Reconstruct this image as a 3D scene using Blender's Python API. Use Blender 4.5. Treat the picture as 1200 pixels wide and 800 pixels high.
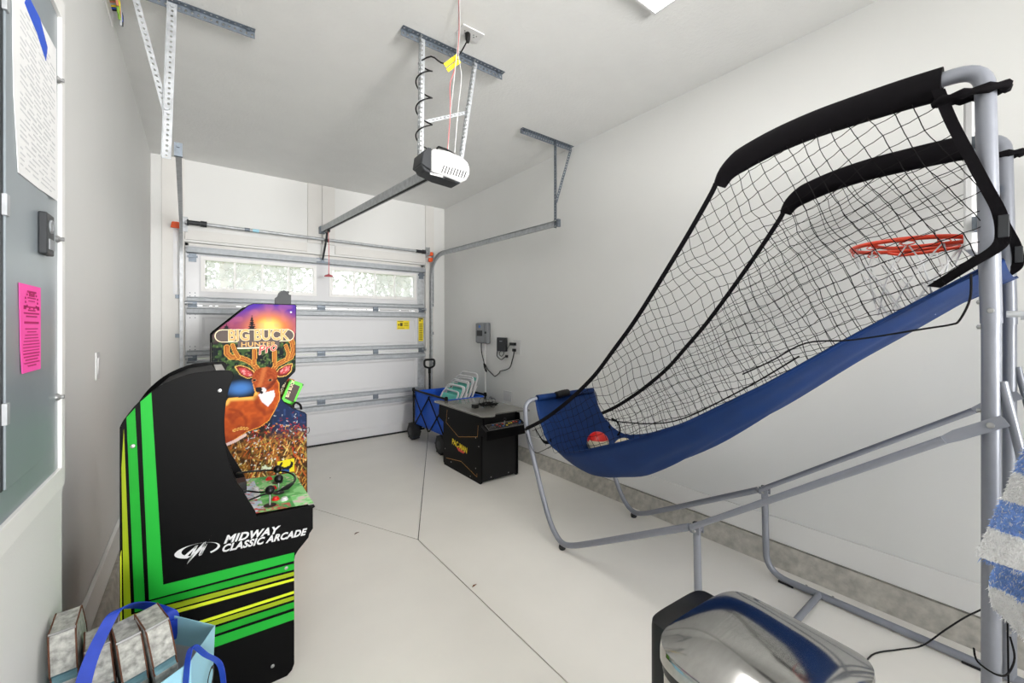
import bpy, bmesh, math, random
import numpy as np
from mathutils import Vector, Matrix, noise

PI = math.pi
scene = bpy.context.scene
for _o in list(bpy.data.objects):
    bpy.data.objects.remove(_o)

# ------------------------------------------------------------------ camera
cam_data = bpy.data.cameras.new('camera')
cam = bpy.data.objects.new('camera', cam_data)
scene.collection.objects.link(cam)
cam.location = (0, 0, 1.35)
cam.rotation_euler = (math.radians(90), 0, math.radians(-37.1))
cam_data.sensor_width = 36
cam_data.lens = 484.0 / 1200 * 36
cam_data.shift_y = -17.0 / 1200
cam_data.clip_start = 0.02
scene.camera = cam

# ------------------------------------------------------------------ world, lights, exposure
world = bpy.data.worlds.new('daylight')
scene.world = world
world.use_nodes = True
wn = world.node_tree.nodes
bg = wn['Background']
# bright overcast sky: a touch paler towards the horizon
tcw = wn.new('ShaderNodeTexCoord'); sepw = wn.new('ShaderNodeSeparateXYZ'); rmpw = wn.new('ShaderNodeValToRGB')
rmpw.color_ramp.elements[0].position = 0.0; rmpw.color_ramp.elements[0].color = (1.0, 1.0, 0.99, 1)
rmpw.color_ramp.elements[1].position = 0.9; rmpw.color_ramp.elements[1].color = (0.86, 0.93, 1.0, 1)
world.node_tree.links.new(tcw.outputs['Generated'], sepw.inputs[0])
world.node_tree.links.new(sepw.outputs['Z'], rmpw.inputs[0])
world.node_tree.links.new(rmpw.outputs[0], bg.inputs[0])
bg.inputs[1].default_value = 4.0

def area_light(name, loc, rot, sx, sy, power, color):
    d = bpy.data.lights.new(name, 'AREA')
    d.shape = 'RECTANGLE'
    d.size, d.size_y = sx, sy
    d.energy = power
    d.color = color
    o = bpy.data.objects.new(name, d)
    scene.collection.objects.link(o)
    o.location = loc
    o.rotation_euler = rot
    return o
# added fill light at a guessed, unseen doorway behind the camera
area_light('doorway_fill', (1.15, -3.75, 1.3), (math.radians(90), 0, 0), 1.85, 2.3, 12, (1.0, 0.985, 0.965))
# added unseen spot in that opening, brightening the far end of the garage
fl_d = bpy.data.lights.new('fill_spot', 'SPOT')
fl_d.energy = 1050
fl_d.spot_size = math.radians(50)
fl_d.spot_blend = 1.0
fl_d.shadow_soft_size = 0.7
fl_d.color = (1.0, 0.99, 0.97)
fl_o = bpy.data.objects.new('fill_spot', fl_d)
scene.collection.objects.link(fl_o)
fl_o.location = (0.95, -3.62, 1.5)
fl_o.rotation_euler = (Vector((0.95, 3.2, 2.3)) - Vector(fl_o.location)).to_track_quat('-Z', 'Y').to_euler()
LAMP_STRENGTH = 8.5

vs = scene.view_settings
vs.view_transform = 'Standard'
vs.look = 'None'
vs.gamma = 1
vs.use_curve_mapping = False
vs.exposure = 0.5

# ------------------------------------------------------------------ materials
def S(r, g, b):
    f = lambda c: (c / 255 / 12.92) if c / 255 <= 0.04045 else ((c / 255 + 0.055) / 1.055) ** 2.4
    return (f(r), f(g), f(b), 1)

def mat(name, col, rough=0.5, metal=0.0, var=0.06, scale=12.0, bump=0.0, bscale=120.0, spec=0.5, trans=0.0, emit=0.0, stretch=None, detail=4.0, coat=0.0, sheen=0.0):
    m = bpy.data.materials.new(name)
    m.use_nodes = True
    nt = m.node_tree
    N, L = nt.nodes, nt.links
    b = N['Principled BSDF']
    tc = N.new('ShaderNodeTexCoord')
    src = tc.outputs['Object']
    if stretch:
        mp = N.new('ShaderNodeMapping')
        mp.inputs['Scale'].default_value = stretch
        L.new(src, mp.inputs[0]); src = mp.outputs[0]
    nz = N.new('ShaderNodeTexNoise')
    nz.inputs['Scale'].default_value = scale
    nz.inputs['Detail'].default_value = detail
    L.new(src, nz.inputs['Vector'])
    rp = N.new('ShaderNodeValToRGB')
    c = col
    rp.color_ramp.elements[0].position = 0.3
    rp.color_ramp.elements[1].position = 0.7
    rp.color_ramp.elements[0].color = (c[0] * (1 - var), c[1] * (1 - var), c[2] * (1 - var), 1)
    rp.color_ramp.elements[1].color = (min(1, c[0] * (1 + var)), min(1, c[1] * (1 + var)), min(1, c[2] * (1 + var)), 1)
    L.new(nz.outputs['Fac'], rp.inputs[0])
    L.new(rp.outputs[0], b.inputs['Base Color'])
    b.inputs['Roughness'].default_value = rough
    b.inputs['Metallic'].default_value = metal
    b.inputs['Specular IOR Level'].default_value = spec
    b.inputs['Transmission Weight'].default_value = trans
    b.inputs['Coat Weight'].default_value = coat
    b.inputs['Sheen Weight'].default_value = sheen
    if emit:
        b.inputs['Emission Color'].default_value = c
        b.inputs['Emission Strength'].default_value = emit
    if bump:
        n2 = N.new('ShaderNodeTexNoise')
        n2.inputs['Scale'].default_value = bscale
        n2.inputs['Detail'].default_value = 3
        L.new(src, n2.inputs['Vector'])
        bp = N.new('ShaderNodeBump')
        bp.inputs['Strength'].default_value = bump
        bp.inputs['Distance'].default_value = 0.004
        L.new(n2.outputs['Fac'], bp.inputs['Height'])
        L.new(bp.outputs[0], b.inputs['Normal'])
    return m

def vcol_mat(name, rough=0.35, spec=0.5):
    m = bpy.data.materials.new(name)
    m.use_nodes = True
    nt = m.node_tree
    a = nt.nodes.new('ShaderNodeVertexColor')
    a.layer_name = 'print'
    b = nt.nodes['Principled BSDF']
    nt.links.new(a.outputs[0], b.inputs['Base Color'])
    b.inputs['Roughness'].default_value = rough
    b.inputs['Specular IOR Level'].default_value = spec
    return m

M = {}
M['wall'] = mat('wall_paint', S(229, 229, 227), 0.62, var=0.012, scale=2, bump=0.10, bscale=160)
M['ceiling'] = mat('ceiling_knockdown', S(230, 230, 228), 0.8, var=0.015, scale=6, bump=0.55, bscale=55)
M['trim'] = mat('trim_paint', S(236, 235, 233), 0.45, var=0.012, scale=4)
M['jamb'] = mat('jamb_paint', S(224, 222, 218), 0.5, var=0.02, scale=5, bump=0.08, bscale=60)
M['floor'] = mat('floor_coating', S(240, 236, 228), 0.34, var=0.03, scale=2.2, bump=0.05, bscale=30, detail=6)
M['joint'] = mat('joint_dark', S(86, 80, 72), 0.9)
M['concrete'] = mat('curb_concrete', S(182, 178, 169), 0.9, var=0.22, scale=24, bump=0.9, bscale=40, detail=8)
M['galv'] = mat('galvanized_steel', S(186, 189, 192), 0.5, 0.5, var=0.16, scale=30)
M['galv_dark'] = mat('galvanized_steel_dull', S(120, 128, 137), 0.5, 0.7, var=0.15, scale=30)
M['door_white'] = mat('door_panel_paint', S(214, 214, 216), 0.5, var=0.01, scale=5, bump=0.04, bscale=200)
M['strut'] = mat('galvanized_strut', S(172, 176, 180), 0.6, 0.4, var=0.1, scale=30)
M['rubber'] = mat('black_rubber', S(28, 28, 30), 0.7)
M['black'] = mat('black_plastic', S(12, 12, 13), 0.4, spec=0.35)
M['blackmat'] = mat('black_matte', S(13, 13, 14), 0.6, spec=0.25)
M['dark'] = mat('dark_grey_plastic', S(48, 50, 53), 0.45, spec=0.3)
M['white'] = mat('white_plastic', S(216, 216, 216), 0.35, var=0.01)
M['whitemetal'] = mat('white_enamel', S(222, 222, 224), 0.3, var=0.01)
M['orange'] = mat('orange_plastic', S(245, 92, 28), 0.45)
M['red'] = mat('red_plastic', S(214, 30, 24), 0.35)
M['hoopred'] = mat('hoop_red_enamel', S(232, 70, 38), 0.3)
M['yellow'] = mat('yellow_label', S(240, 216, 30), 0.5)
M['yellowink'] = mat('label_ink', S(70, 60, 20), 0.6)
M['ink'] = mat('black_ink', S(30, 28, 30), 0.6)
M['tubegrey'] = mat('grey_powder_coat', S(136, 139, 148), 0.33, 0.25, var=0.03, scale=40)
M['bluefab'] = mat('blue_fabric', S(12, 46, 98), 0.62, var=0.10, scale=9, bump=0.12, bscale=500, spec=0.25)
M['blackfab'] = mat('black_fabric', S(15, 13, 16), 0.85, spec=0.1, var=0.1, scale=30, bump=0.2, bscale=300)
M['netblack'] = mat('net_cord', S(14, 12, 13), 0.8, spec=0.2)
M['netwhite'] = mat('white_net_cord', S(222, 222, 222), 0.8)
M['cream'] = mat('cream_leather', S(226, 214, 184), 0.5)
M['steel'] = mat('brushed_steel', S(176, 175, 172), 0.10, 1.0, var=0.05, scale=8, stretch=(1, 14, 14))
M['screw'] = mat('screw_steel', S(168, 168, 168), 0.35, 0.8)
M['panelgrey'] = mat('panel_grey_enamel', S(140, 149, 155), 0.34, 0.08, var=0.07, scale=5, stretch=(1, 1, 0.5))
M['boxgrey'] = mat('grey_controller_plastic', S(134, 137, 141), 0.5)
M['pink'] = mat('pink_paper', S(255, 84, 178), 0.7, var=0.02)
M['pinkink'] = mat('pink_ink', S(190, 22, 104), 0.7)
M['paper'] = mat('white_paper', S(236, 236, 236), 0.8, var=0.015)
M['paperink'] = mat('grey_ink', S(206, 207, 209), 0.8)
M['blueink'] = mat('blue_print', S(34, 84, 205), 0.6)
M['mdfedge'] = mat('light_edge_banding', S(186, 184, 180), 0.5)
M['cabblack'] = mat('cabinet_black_laminate', S(7, 7, 8), 0.45, var=0.12, scale=120, spec=0.08)
M['green1'] = mat('print_green', S(28, 170, 52), 0.5, spec=0.2, var=0.03)
M['green2'] = mat('print_mid_green', S(22, 158, 42), 0.5, spec=0.2, var=0.03)
M['olive'] = mat('print_olive', S(152, 172, 22), 0.5, spec=0.2, var=0.03)
M['lime'] = mat('print_lime', S(212, 226, 44), 0.5, spec=0.2, var=0.04)
M['printwhite'] = mat('print_silver', S(214, 214, 216), 0.4, var=0.02)
M['gold'] = mat('print_gold', S(222, 160, 74), 0.45, var=0.25, scale=60)
M['brownprint'] = mat('print_brown', S(60, 36, 22), 0.5)
M['printred'] = mat('print_red', S(198, 30, 38), 0.45)
M['creamprint'] = mat('print_cream', S(240, 222, 180), 0.45)
M['limeplastic'] = mat('lime_plastic', S(92, 232, 40), 0.4)
M['teal'] = mat('teal_fabric', S(108, 206, 190), 0.7, var=0.04)
M['wagonblue'] = mat('wagon_blue_fabric', S(18, 92, 214), 0.65, var=0.08, scale=10, bump=0.15, bscale=300)
M['pacyellow'] = mat('print_yellow', S(248, 220, 30), 0.45)
M['tabletop'] = mat('smoked_tabletop', S(138, 136, 130), 0.18, 0.2, var=0.04, scale=6)
M['knobred'] = mat('knob_red', S(220, 40, 30), 0.3)
M['knobblue'] = mat('knob_blue', S(40, 110, 200), 0.3)
M['totelight'] = mat('light_blue_woven', S(160, 214, 232), 0.5, var=0.03, bump=0.08, bscale=400)
M['toteinner'] = mat('tote_lining', S(206, 208, 216), 0.6, var=0.08, scale=14)
M['toteband'] = mat('tote_blue_band', S(20, 60, 178), 0.5, var=0.1, scale=40)
M['towelwhite'] = mat('towel_white', S(238, 238, 238), 0.95, var=0.04, scale=90, bump=1.0, bscale=260, sheen=0.3)
M['towelblue'] = mat('towel_blue', S(126, 162, 226), 0.95, var=0.12, scale=90, bump=1.0, bscale=260, sheen=0.3)
M['leafbrown'] = mat('dry_leaf', S(120, 74, 40), 0.8)
M['copper'] = mat('copper_wire', S(196, 120, 92), 0.5)
M['bluewire'] = mat('blue_wire', S(40, 80, 190), 0.5)
M['greenwire'] = mat('green_wire', S(130, 170, 60), 0.5)
M['bark'] = mat('bark', S(96, 84, 70), 0.9, var=0.3, scale=18, bump=0.6, bscale=40)
M['foliage'] = mat('foliage', S(74, 78, 64), 0.8, var=0.3, scale=3)
M['grass'] = mat('lawn', S(120, 130, 84), 0.9, var=0.2, scale=5)
M['rustdark'] = mat('rusty_edge', S(104, 66, 48), 0.75, 0.3, var=0.35, scale=40)
M['cordred'] = mat('red_cord', S(216, 110, 112), 0.7)
M['handlered'] = mat('dark_red_plastic', S(150, 40, 52), 0.5)

def print_mat():
    m = mat('weathered_galvanized', S(168, 168, 163), 0.62, 0.2, var=0.42, scale=75, bump=0.4, bscale=60, detail=8)
    return m
M['weathered'] = print_mat()
M['tealpaint'] = mat('teal_groove_paint', S(96, 132, 142), 0.5, 0.2, var=0.25, scale=30)
M['artprint'] = vcol_mat('side_art_print', 0.6, 0.15)

def glass_mat():
    m = bpy.data.materials.new('window_glass')
    m.use_nodes = True
    nt = m.node_tree
    N, L = nt.nodes, nt.links
    out = N['Material Output']
    N.remove(N['Principled BSDF'])
    tr = N.new('ShaderNodeBsdfTransparent'); tr.inputs[0].default_value = (0.93, 0.94, 0.93, 1)
    gl = N.new('ShaderNodeBsdfGlossy'); gl.inputs['Roughness'].default_value = 0.03
    tl = N.new('ShaderNodeBsdfTranslucent'); tl.inputs[0].default_value = (0.9, 0.9, 0.9, 1)
    fr = N.new('ShaderNodeFresnel'); fr.inputs[0].default_value = 1.45
    nz = N.new('ShaderNodeTexNoise'); nz.inputs['Scale'].default_value = 3
    mr = N.new('ShaderNodeMapRange'); mr.inputs['To Min'].default_value = 0.16; mr.inputs['To Max'].default_value = 0.36
    m1 = N.new('ShaderNodeMixShader'); m2 = N.new('ShaderNodeMixShader')
    L.new(nz.outputs['Fac'], mr.inputs['Value'])
    L.new(mr.outputs[0], m1.inputs[0]); L.new(tr.outputs[0], m1.inputs[1]); L.new(tl.outputs[0], m1.inputs[2])
    L.new(fr.outputs[0], m2.inputs[0]); L.new(m1.outputs[0], m2.inputs[1]); L.new(gl.outputs[0], m2.inputs[2])
    L.new(m2.outputs[0], out.inputs[0])
    return m
M['glass'] = glass_mat()

def lamp_mat():
    m = bpy.data.materials.new('lamp_diffuser')
    m.use_nodes = True
    b = m.node_tree.nodes['Principled BSDF']
    b.inputs['Base Color'].default_value = (0.9, 0.9, 0.9, 1)
    b.inputs['Emission Color'].default_value = (1.0, 0.985, 0.96, 1)
    b.inputs['Emission Strength'].default_value = LAMP_STRENGTH
    return m
M['lamp'] = lamp_mat()

# ------------------------------------------------------------------ mesh helpers
COL = scene.collection

def spline(pts, n=8, closed=False):
    """Catmull-Rom through the points."""
    P = [Vector(p) for p in pts]
    out = []
    m = len(P)
    rng = range(m if closed else m - 1)
    for i in rng:
        if closed:
            a, b, c_, d = P[(i - 1) % m], P[i], P[(i + 1) % m], P[(i + 2) % m]
        else:
            a, b, c_, d = P[max(i - 1, 0)], P[i], P[i + 1], P[min(i + 2, m - 1)]
        for k in range(n):
            t = k / n
            out.append(0.5 * ((2 * b) + (c_ - a) * t + (2 * a - 5 * b + 4 * c_ - d) * t * t + (3 * b - a - 3 * c_ + d) * t ** 3))
    if not closed:
        out.append(P[-1])
    return out

def fillet(pts, r, n=6):
    """Polyline with rounded corners of radius r."""
    P = [Vector(p) for p in pts]
    out = [P[0]]
    for i in range(1, len(P) - 1):
        a = (P[i - 1] - P[i]); c_ = (P[i + 1] - P[i])
        la, lc = a.length, c_.length
        rr = r[i] if isinstance(r, (list, tuple)) else r
        d = min(rr, la * 0.48, lc * 0.48)
        p0, p1 = P[i] + a.normalized() * d, P[i] + c_.normalized() * d
        for k in range(n + 1):
            t = k / n
            out.append(p0 * (1 - t) ** 2 + P[i] * 2 * t * (1 - t) + p1 * t * t)
    out.append(P[-1])
    return out

class MB:
    def __init__(s):
        s.v, s.f, s.m, s.mi = [], [], [], 0
    def add(s, verts, faces):
        o = len(s.v)
        s.v += [tuple(p) for p in verts]
        s.f += [tuple(i + o for i in f) for f in faces]
        s.m += [s.mi] * len(faces)
        return s
    def box(s, x0, x1, y0, y1, z0, z1):
        v = [(x, y, z) for z in (z0, z1) for y in (y0, y1) for x in (x0, x1)]
        return s.add(v, [(0, 2, 3, 1), (4, 5, 7, 6), (0, 1, 5, 4), (2, 6, 7, 3), (0, 4, 6, 2), (1, 3, 7, 5)])
    def obox(s, mtx, sx, sy, sz):
        v = [mtx @ Vector((x * sx / 2, y * sy / 2, z * sz / 2)) for z in (-1, 1) for y in (-1, 1) for x in (-1, 1)]
        return s.add(v, [(0, 2, 3, 1), (4, 5, 7, 6), (0, 1, 5, 4), (2, 6, 7, 3), (0, 4, 6, 2), (1, 3, 7, 5)])
    def tube(s, pts, r, n=8, closed=False, flat=None, up=None):
        P = [Vector(p) for p in pts]
        k = len(P)
        T = []
        for i in range(k):
            if closed: t = P[(i + 1) % k] - P[(i - 1) % k]
            else: t = P[min(i + 1, k - 1)] - P[max(i - 1, 0)]
            T.append(t.normalized() if t.length > 1e-9 else Vector((0, 0, 1)))
        ref = Vector(up) if up else (Vector((0, 0, 1)) if abs(T[0].z) < 0.9 else Vector((1, 0, 0)))
        nrm = (ref - T[0] * ref.dot(T[0])).normalized()
        vs = []
        for i in range(k):
            if up:
                q = Vector(up); nn = q - T[i] * q.dot(T[i])
            else:
                nn = nrm - T[i] * nrm.dot(T[i])
            if nn.length > 1e-6: nrm = nn.normalized()
            bi = T[i].cross(nrm)
            ra = r[i] if isinstance(r, (list, tuple)) else r
            rb = ra * flat if flat else ra
            for j in range(n):
                a = 2 * PI * (j + 0.5) / n
                vs.append(P[i] + nrm * math.cos(a) * ra + bi * math.sin(a) * rb)
        fs = []
        for i in range(k if closed else k - 1):
            i2 = (i + 1) % k
            for j in range(n):
                j2 = (j + 1) % n
                fs.append((i * n + j, i * n + j2, i2 * n + j2, i2 * n + j))
        if not closed:
            fs.append(tuple(range(n - 1, -1, -1)))
            fs.append(tuple((k - 1) * n + j for j in range(n)))
        return s.add(vs, fs)
    def sweep(s, prof, pts, side):
        """Sweep an open/closed 2D profile (a along side, b along side x tangent)."""
        P = [Vector(p) for p in pts]; sd = Vector(side).normalized(); k, n = len(P), len(prof)
        vs = []
        for i in range(k):
            t = (P[min(i + 1, k - 1)] - P[max(i - 1, 0)]).normalized()
            b = sd.cross(t).normalized()
            for (a, c_) in prof: vs.append(P[i] + sd * a + b * c_)
        fs = [(i * n + j, i * n + (j + 1) % n, (i + 1) * n + (j + 1) % n, (i + 1) * n + j) for i in range(k - 1) for j in range(n)]
        fs += [tuple(range(n - 1, -1, -1)), tuple((k - 1) * n + j for j in range(n))]
        return s.add(vs, fs)
    def prism(s, poly, axis, lo, hi):
        n = len(poly)
        def P(a, b, h):
            return {'x': (h, a, b), 'y': (a, h, b), 'z': (a, b, h)}[axis]
        v = [P(a, b, lo) for a, b in poly] + [P(a, b, hi) for a, b in poly]
        f = [tuple(range(n - 1, -1, -1)), tuple(range(n, 2 * n))] + [(i, (i + 1) % n, (i + 1) % n + n, i + n) for i in range(n)]
        return s.add(v, f)
    def cyl(s, p0, p1, r, n=12, r2=None):
        return s.tube([p0, p1], [r, r if r2 is None else r2], n)
    def sphere(s, c, r, nu=14, nv=9, sc=(1, 1, 1)):
        v, f = [], []
        for i in range(nv + 1):
            th = PI * i / nv
            for j in range(nu):
                ph = 2 * PI * j / nu
                v.append((c[0] + r * sc[0] * math.sin(th) * math.cos(ph), c[1] + r * sc[1] * math.sin(th) * math.sin(ph), c[2] + r * sc[2] * math.cos(th)))
        for i in range(nv):
            for j in range(nu):
                f.append((i * nu + j, (i + 1) * nu + j, (i + 1) * nu + (j + 1) % nu, i * nu + (j + 1) % nu))
        return s.add(v, f)
    def lathe(s, prof, c, axis='z', n=20):
        v, f = [], []
        for (r, h) in prof:
            for j in range(n):
                a = 2 * PI * j / n
                x, y = r * math.cos(a), r * math.sin(a)
                v.append({'z': (c[0] + x, c[1] + y, c[2] + h), 'x': (c[0] + h, c[1] + x, c[2] + y), 'y': (c[0] + x, c[1] + h, c[2] + y)}[axis])
        for i in range(len(prof) - 1):
            for j in range(n):
                f.append((i * n + j, i * n + (j + 1) % n, (i + 1) * n + (j + 1) % n, (i + 1) * n + j))
        f.append(tuple(range(n))); f.append(tuple((len(prof) - 1) * n + j for j in range(n)))
        return s.add(v, f)
    def grid(s, fn, nu, nv):
        v = [fn(i / nu, j / nv) for i in range(nu + 1) for j in range(nv + 1)]
        f = [(i * (nv + 1) + j, (i + 1) * (nv + 1) + j, (i + 1) * (nv + 1) + j + 1, i * (nv + 1) + j + 1) for i in range(nu) for j in range(nv)]
        return s.add(v, f)
    def ribbon(s, pts, side, w, t=0.0015):
        sd = Vector(side).normalized()
        P = [Vector(p) for p in pts]; k = len(P)
        vs = []
        for i in range(k):
            tg = (P[min(i + 1, k - 1)] - P[max(i - 1, 0)]).normalized()
            nn = sd.cross(tg).normalized()
            for a, b in ((-1, -1), (1, -1), (1, 1), (-1, 1)):
                vs.append(P[i] + sd * a * w / 2 + nn * b * t)
        fs = [(i * 4 + j, i * 4 + (j + 1) % 4, (i + 1) * 4 + (j + 1) % 4, (i + 1) * 4 + j) for i in range(k - 1) for j in range(4)]
        fs += [(3, 2, 1, 0), tuple((k - 1) * 4 + j for j in range(4))]
        return s.add(vs, fs)
    def perf(s, p0, p1, across, w, pitch=0.026, hole=0.0058):
        """A strip from p0 to p1, width w along 'across', punched with a row of holes."""
        p0, p1 = Vector(p0), Vector(p1)
        d = p1 - p0; L = d.length; n = max(1, round(L / pitch)); e = d / n
        a = Vector(across).normalized() * w
        eu, au = e.normalized(), a.normalized()
        for i in range(n):
            o = p0 + e * i
            out = [o, o + e / 2, o + e, o + e + a / 2, o + e + a, o + e / 2 + a, o + a, o + a / 2]
            ctr = o + e / 2 + a / 2
            inn = [ctr + eu * hole * math.cos(t) + au * hole * math.sin(t) for t in [math.radians(225 + 45 * q) for q in range(8)]]
            s.add(out + inn, [(q, (q + 1) % 8, 8 + (q + 1) % 8, 8 + q) for q in range(8)])
        return s
    def build(s, name, m, parent=None, smooth=None, bevel=0.0, solid=0.0, closed=True, subsurf=0):
        me = bpy.data.meshes.new(name)
        org = Vector((0, 0, 0))
        p = parent
        while p is not None:
            org += p.location; p = p.parent
        me.from_pydata([tuple(Vector(v) - org) for v in s.v], [], s.f)
        ms = m if isinstance(m, (list, tuple)) else [m]
        for q in ms: me.materials.append(M[q] if isinstance(q, str) else q)
        if len(ms) > 1:
            me.polygons.foreach_set('material_index', s.m)
        if closed:
            bm = bmesh.new(); bm.from_mesh(me)
            bmesh.ops.recalc_face_normals(bm, faces=bm.faces)
            bm.to_mesh(me); bm.free()
        me.update()
        if smooth is not None:
            me.shade_smooth()
            me.set_sharp_from_angle(angle=math.radians(smooth))
        o = bpy.data.objects.new(name, me)
        COL.objects.link(o)
        if parent is not None: o.parent = parent
        if bevel:
            b = o.modifiers.new('bevel', 'BEVEL'); b.width = bevel; b.segments = 2; b.limit_method = 'ANGLE'; b.angle_limit = math.radians(40)
        if solid:
            q = o.modifiers.new('solid', 'SOLIDIFY'); q.thickness = solid; q.offset = 0
        if subsurf:
            q = o.modifiers.new('sub', 'SUBSURF'); q.levels = subsurf; q.render_levels = subsurf
        return o

def thing(name, label, cat, loc, group=None):
    o = bpy.data.objects.new(name, None)
    o.empty_display_size = 0.1
    COL.objects.link(o)
    o.location = loc
    o['label'] = label; o['category'] = cat
    if group: o['group'] = group
    return o
def tag(o, label, cat, group=None, kind=None):
    o['label'] = label; o['category'] = cat
    if group: o['group'] = group
    if kind: o['kind'] = kind
    return o
def struct(o, label=None, cat=None):
    o['kind'] = 'structure'
    if label: o['label'] = label
    if cat: o['category'] = cat
    return o
def struct_root(name, label, loc, cat):
    o = bpy.data.objects.new(name, None); COL.objects.link(o); o.location = loc
    return struct(o, label, cat)
def copy_tree(o, parent=None):
    c = o.copy(); COL.objects.link(c)
    if parent is not None: c.parent = parent
    for ch in list(o.children): copy_tree(ch, c)
    return c

def text(name, body, mtx, size, m, parent, bold=0.0, shear=0.0, xs=1.0, align='LEFT', ext=0.0006, space=1.0):
    """Flat lettering as a mesh; mtx takes local x (reading), y (up), z (out) into the world."""
    cu = bpy.data.curves.new(name, 'FONT')
    cu.body = body; cu.size = size; cu.offset = bold; cu.shear = shear; cu.align_x = align; cu.extrude = ext; cu.space_character = space
    cu.resolution_u = 3
    tmp = bpy.data.objects.new(name, cu)
    me = bpy.data.meshes.new_from_object(tmp)
    bpy.data.objects.remove(tmp); bpy.data.curves.remove(cu)
    org = Vector((0, 0, 0)); p = parent
    while p is not None: org += p.location; p = p.parent
    me.transform(Matrix.Translation(-org) @ mtx @ Matrix.Diagonal((xs, 1, 1, 1)))
    me.materials.clear(); me.materials.append(M[m])
    me.name = name
    o = bpy.data.objects.new(name, me); COL.objects.link(o); o.parent = parent
    return o
def frame(o, x, y):
    x = Vector(x).normalized(); y = Vector(y); y = (y - x * y.dot(x)).normalized(); z = x.cross(y)
    m = Matrix((x, y, z)).transposed().to_4x4(); m.translation = Vector(o)
    return m

# ================================================================== STRUCTURE
ZC = 2.955
# floor: three slabs with a Y-shaped control joint between them
fl = MB().box(-0.5, 2.8, -4.0, 5.2, -0.08, -0.012).build('floor', 'joint')
struct(fl, 'beige coated concrete garage floor cut by a Y-shaped joint', 'floor')
def slab(poly):
    mb = MB(); n = len(poly)
    c = Vector((sum(p[0] for p in poly) / n, sum(p[1] for p in poly) / n, 0))
    # inset every edge by 2.5 mm
    ins = []
    for i in range(n):
        a, b, d = Vector(poly[i - 1]), Vector(poly[i]), Vector(poly[(i + 1) % n])
        n1 = Vector((-(b - a).y, (b - a).x)).normalized(); n2 = Vector((-(d - b).y, (d - b).x)).normalized()
        q = b + (n1 + n2) * 0.0028 / (1 + n1.dot(n2))
        ins.append((q.x, q.y))
    mb.prism(ins, 'z', -0.0118, 0.0)
    mb.build('slab', 'floor', fl)
J = (1.107, 2.453)
slab([(-0.5, -4.0), (1.14, -4.0), J, (-0.15, 5.05), (-0.15, 5.2), (-0.5, 5.2)])
slab([(1.14, -4.0), (2.8, -4.0), (2.8, 5.2), (2.43, 5.2), (2.43, 5.05), J])
slab([J, (2.43, 5.05), (2.43, 5.2), (-0.15, 5.2), (-0.15, 5.05)])

ce = struct(MB().box(-0.5, 2.8, -3.8, 5.3, ZC, ZC + 0.1).build('ceiling', 'ceiling'), 'white textured ceiling above the garage', 'ceiling')
struct(MB().prism([(-0.5, -3.7), (-0.30, -3.7), (-0.30, 1.64), (-0.36, 1.64), (-0.36, 5.05), (-0.5, 5.05)], 'z', 0, ZC).build('wall_left', 'wall'), 'white left wall stepping forward near the electrical panel', 'wall')
struct(MB().box(2.66, 2.8, -3.7, 5.05, 0, ZC).build('wall_right', 'wall'), 'long white right wall behind the basketball game', 'wall')
wb = MB()
wb.box(-0.30, 0.2, -3.7, -3.58, 0, ZC); wb.box(2.1, 2.66, -3.7, -3.58, 0, ZC); wb.box(0.2, 2.1, -3.7, -3.58, 2.4, ZC)
struct(wb.build('wall_back', 'wall'), 'white back wall with a doorway, behind the viewer', 'wall')
# front wall around the garage door opening
OX0, OX1, OZ = -0.115, 2.375, 2.17
wf = MB()
wf.box(-0.5, OX0, 5.05, 5.25, 0, ZC); wf.box(OX1, 2.8, 5.05, 5.25, 0, ZC); wf.box(OX0, OX1, 5.05, 5.25, OZ, ZC)
struct(wf.build('wall_front', 'wall'), 'white end wall around the garage door', 'wall')
def trim(n, x0, x1, z0, z1, label, y0=5.028, y1=5.0495):
    return struct(MB().box(x0, x1, y0, y1, z0, z1).build('trim_%d' % n, 'jamb', bevel=0.002), label, 'trim')
trim(1, -0.283, -0.117, 0, 2.953, 'painted vertical jamb board left of the garage door')
trim(2, 2.377, 2.497, 0, 2.953, 'painted vertical jamb board right of the garage door')
trim(3, 0.958, 1.106, 2.29, 2.953, 'left board of the painted pair above the door centre')
trim(4, 1.109, 1.245, 2.29, 2.953, 'right board of the painted pair above the door centre')
trim(5, -0.113, 0.955, 2.19, 2.285, 'painted header board above the left half of the door')
for n_, bx_ in ((9, (-0.13, -0.085, 0.0, 2.17)), (10, (2.345, 2.39, 0.0, 2.17))):
    trim(n_, bx_[0], bx_[1], bx_[2], bx_[3], 'weather strip outside the garage door, ' + ('left side' if n_ == 9 else 'right side'), 5.108, 5.13)
trim(11, -0.13, 2.39, 2.10, 2.17, 'weather strip outside above the garage door', 5.108, 5.13)
trim(6, 1.248, 2.373, 2.19, 2.285, 'painted header board above the right half of the door')
# concrete curbs and baseboards
struct(MB().prism([(2.583, 0.0), (2.659, 0.0), (2.659, 0.112), (2.636, 0.112)], 'y', -3.57, 5.026).build('trim_7', 'concrete'), 'rough grey concrete curb along the right wall', 'curb')
struct(MB().prism([(-0.359, 0.0), (-0.30, 0.0), (-0.328, 0.15), (-0.359, 0.15)], 'y', 1.645, 5.026).build('trim_8', 'concrete'), 'rough grey concrete curb along the left wall', 'curb')
def baseboard(n, x0, x1, y0, y1, z0, z1, label):
    struct(MB().box(x0, x1, y0, y1, z0, z1).build('baseboard_' + n, 'trim', bevel=0.003), label, 'baseboard')
baseboard('right', 2.643, 2.659, -3.57, 5.026, 0.118, 0.255, 'white baseboard above the right curb')
baseboard('left', -0.359, -0.342, 1.645, 5.026, 0.155, 0.292, 'white baseboard above the left curb')

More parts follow.
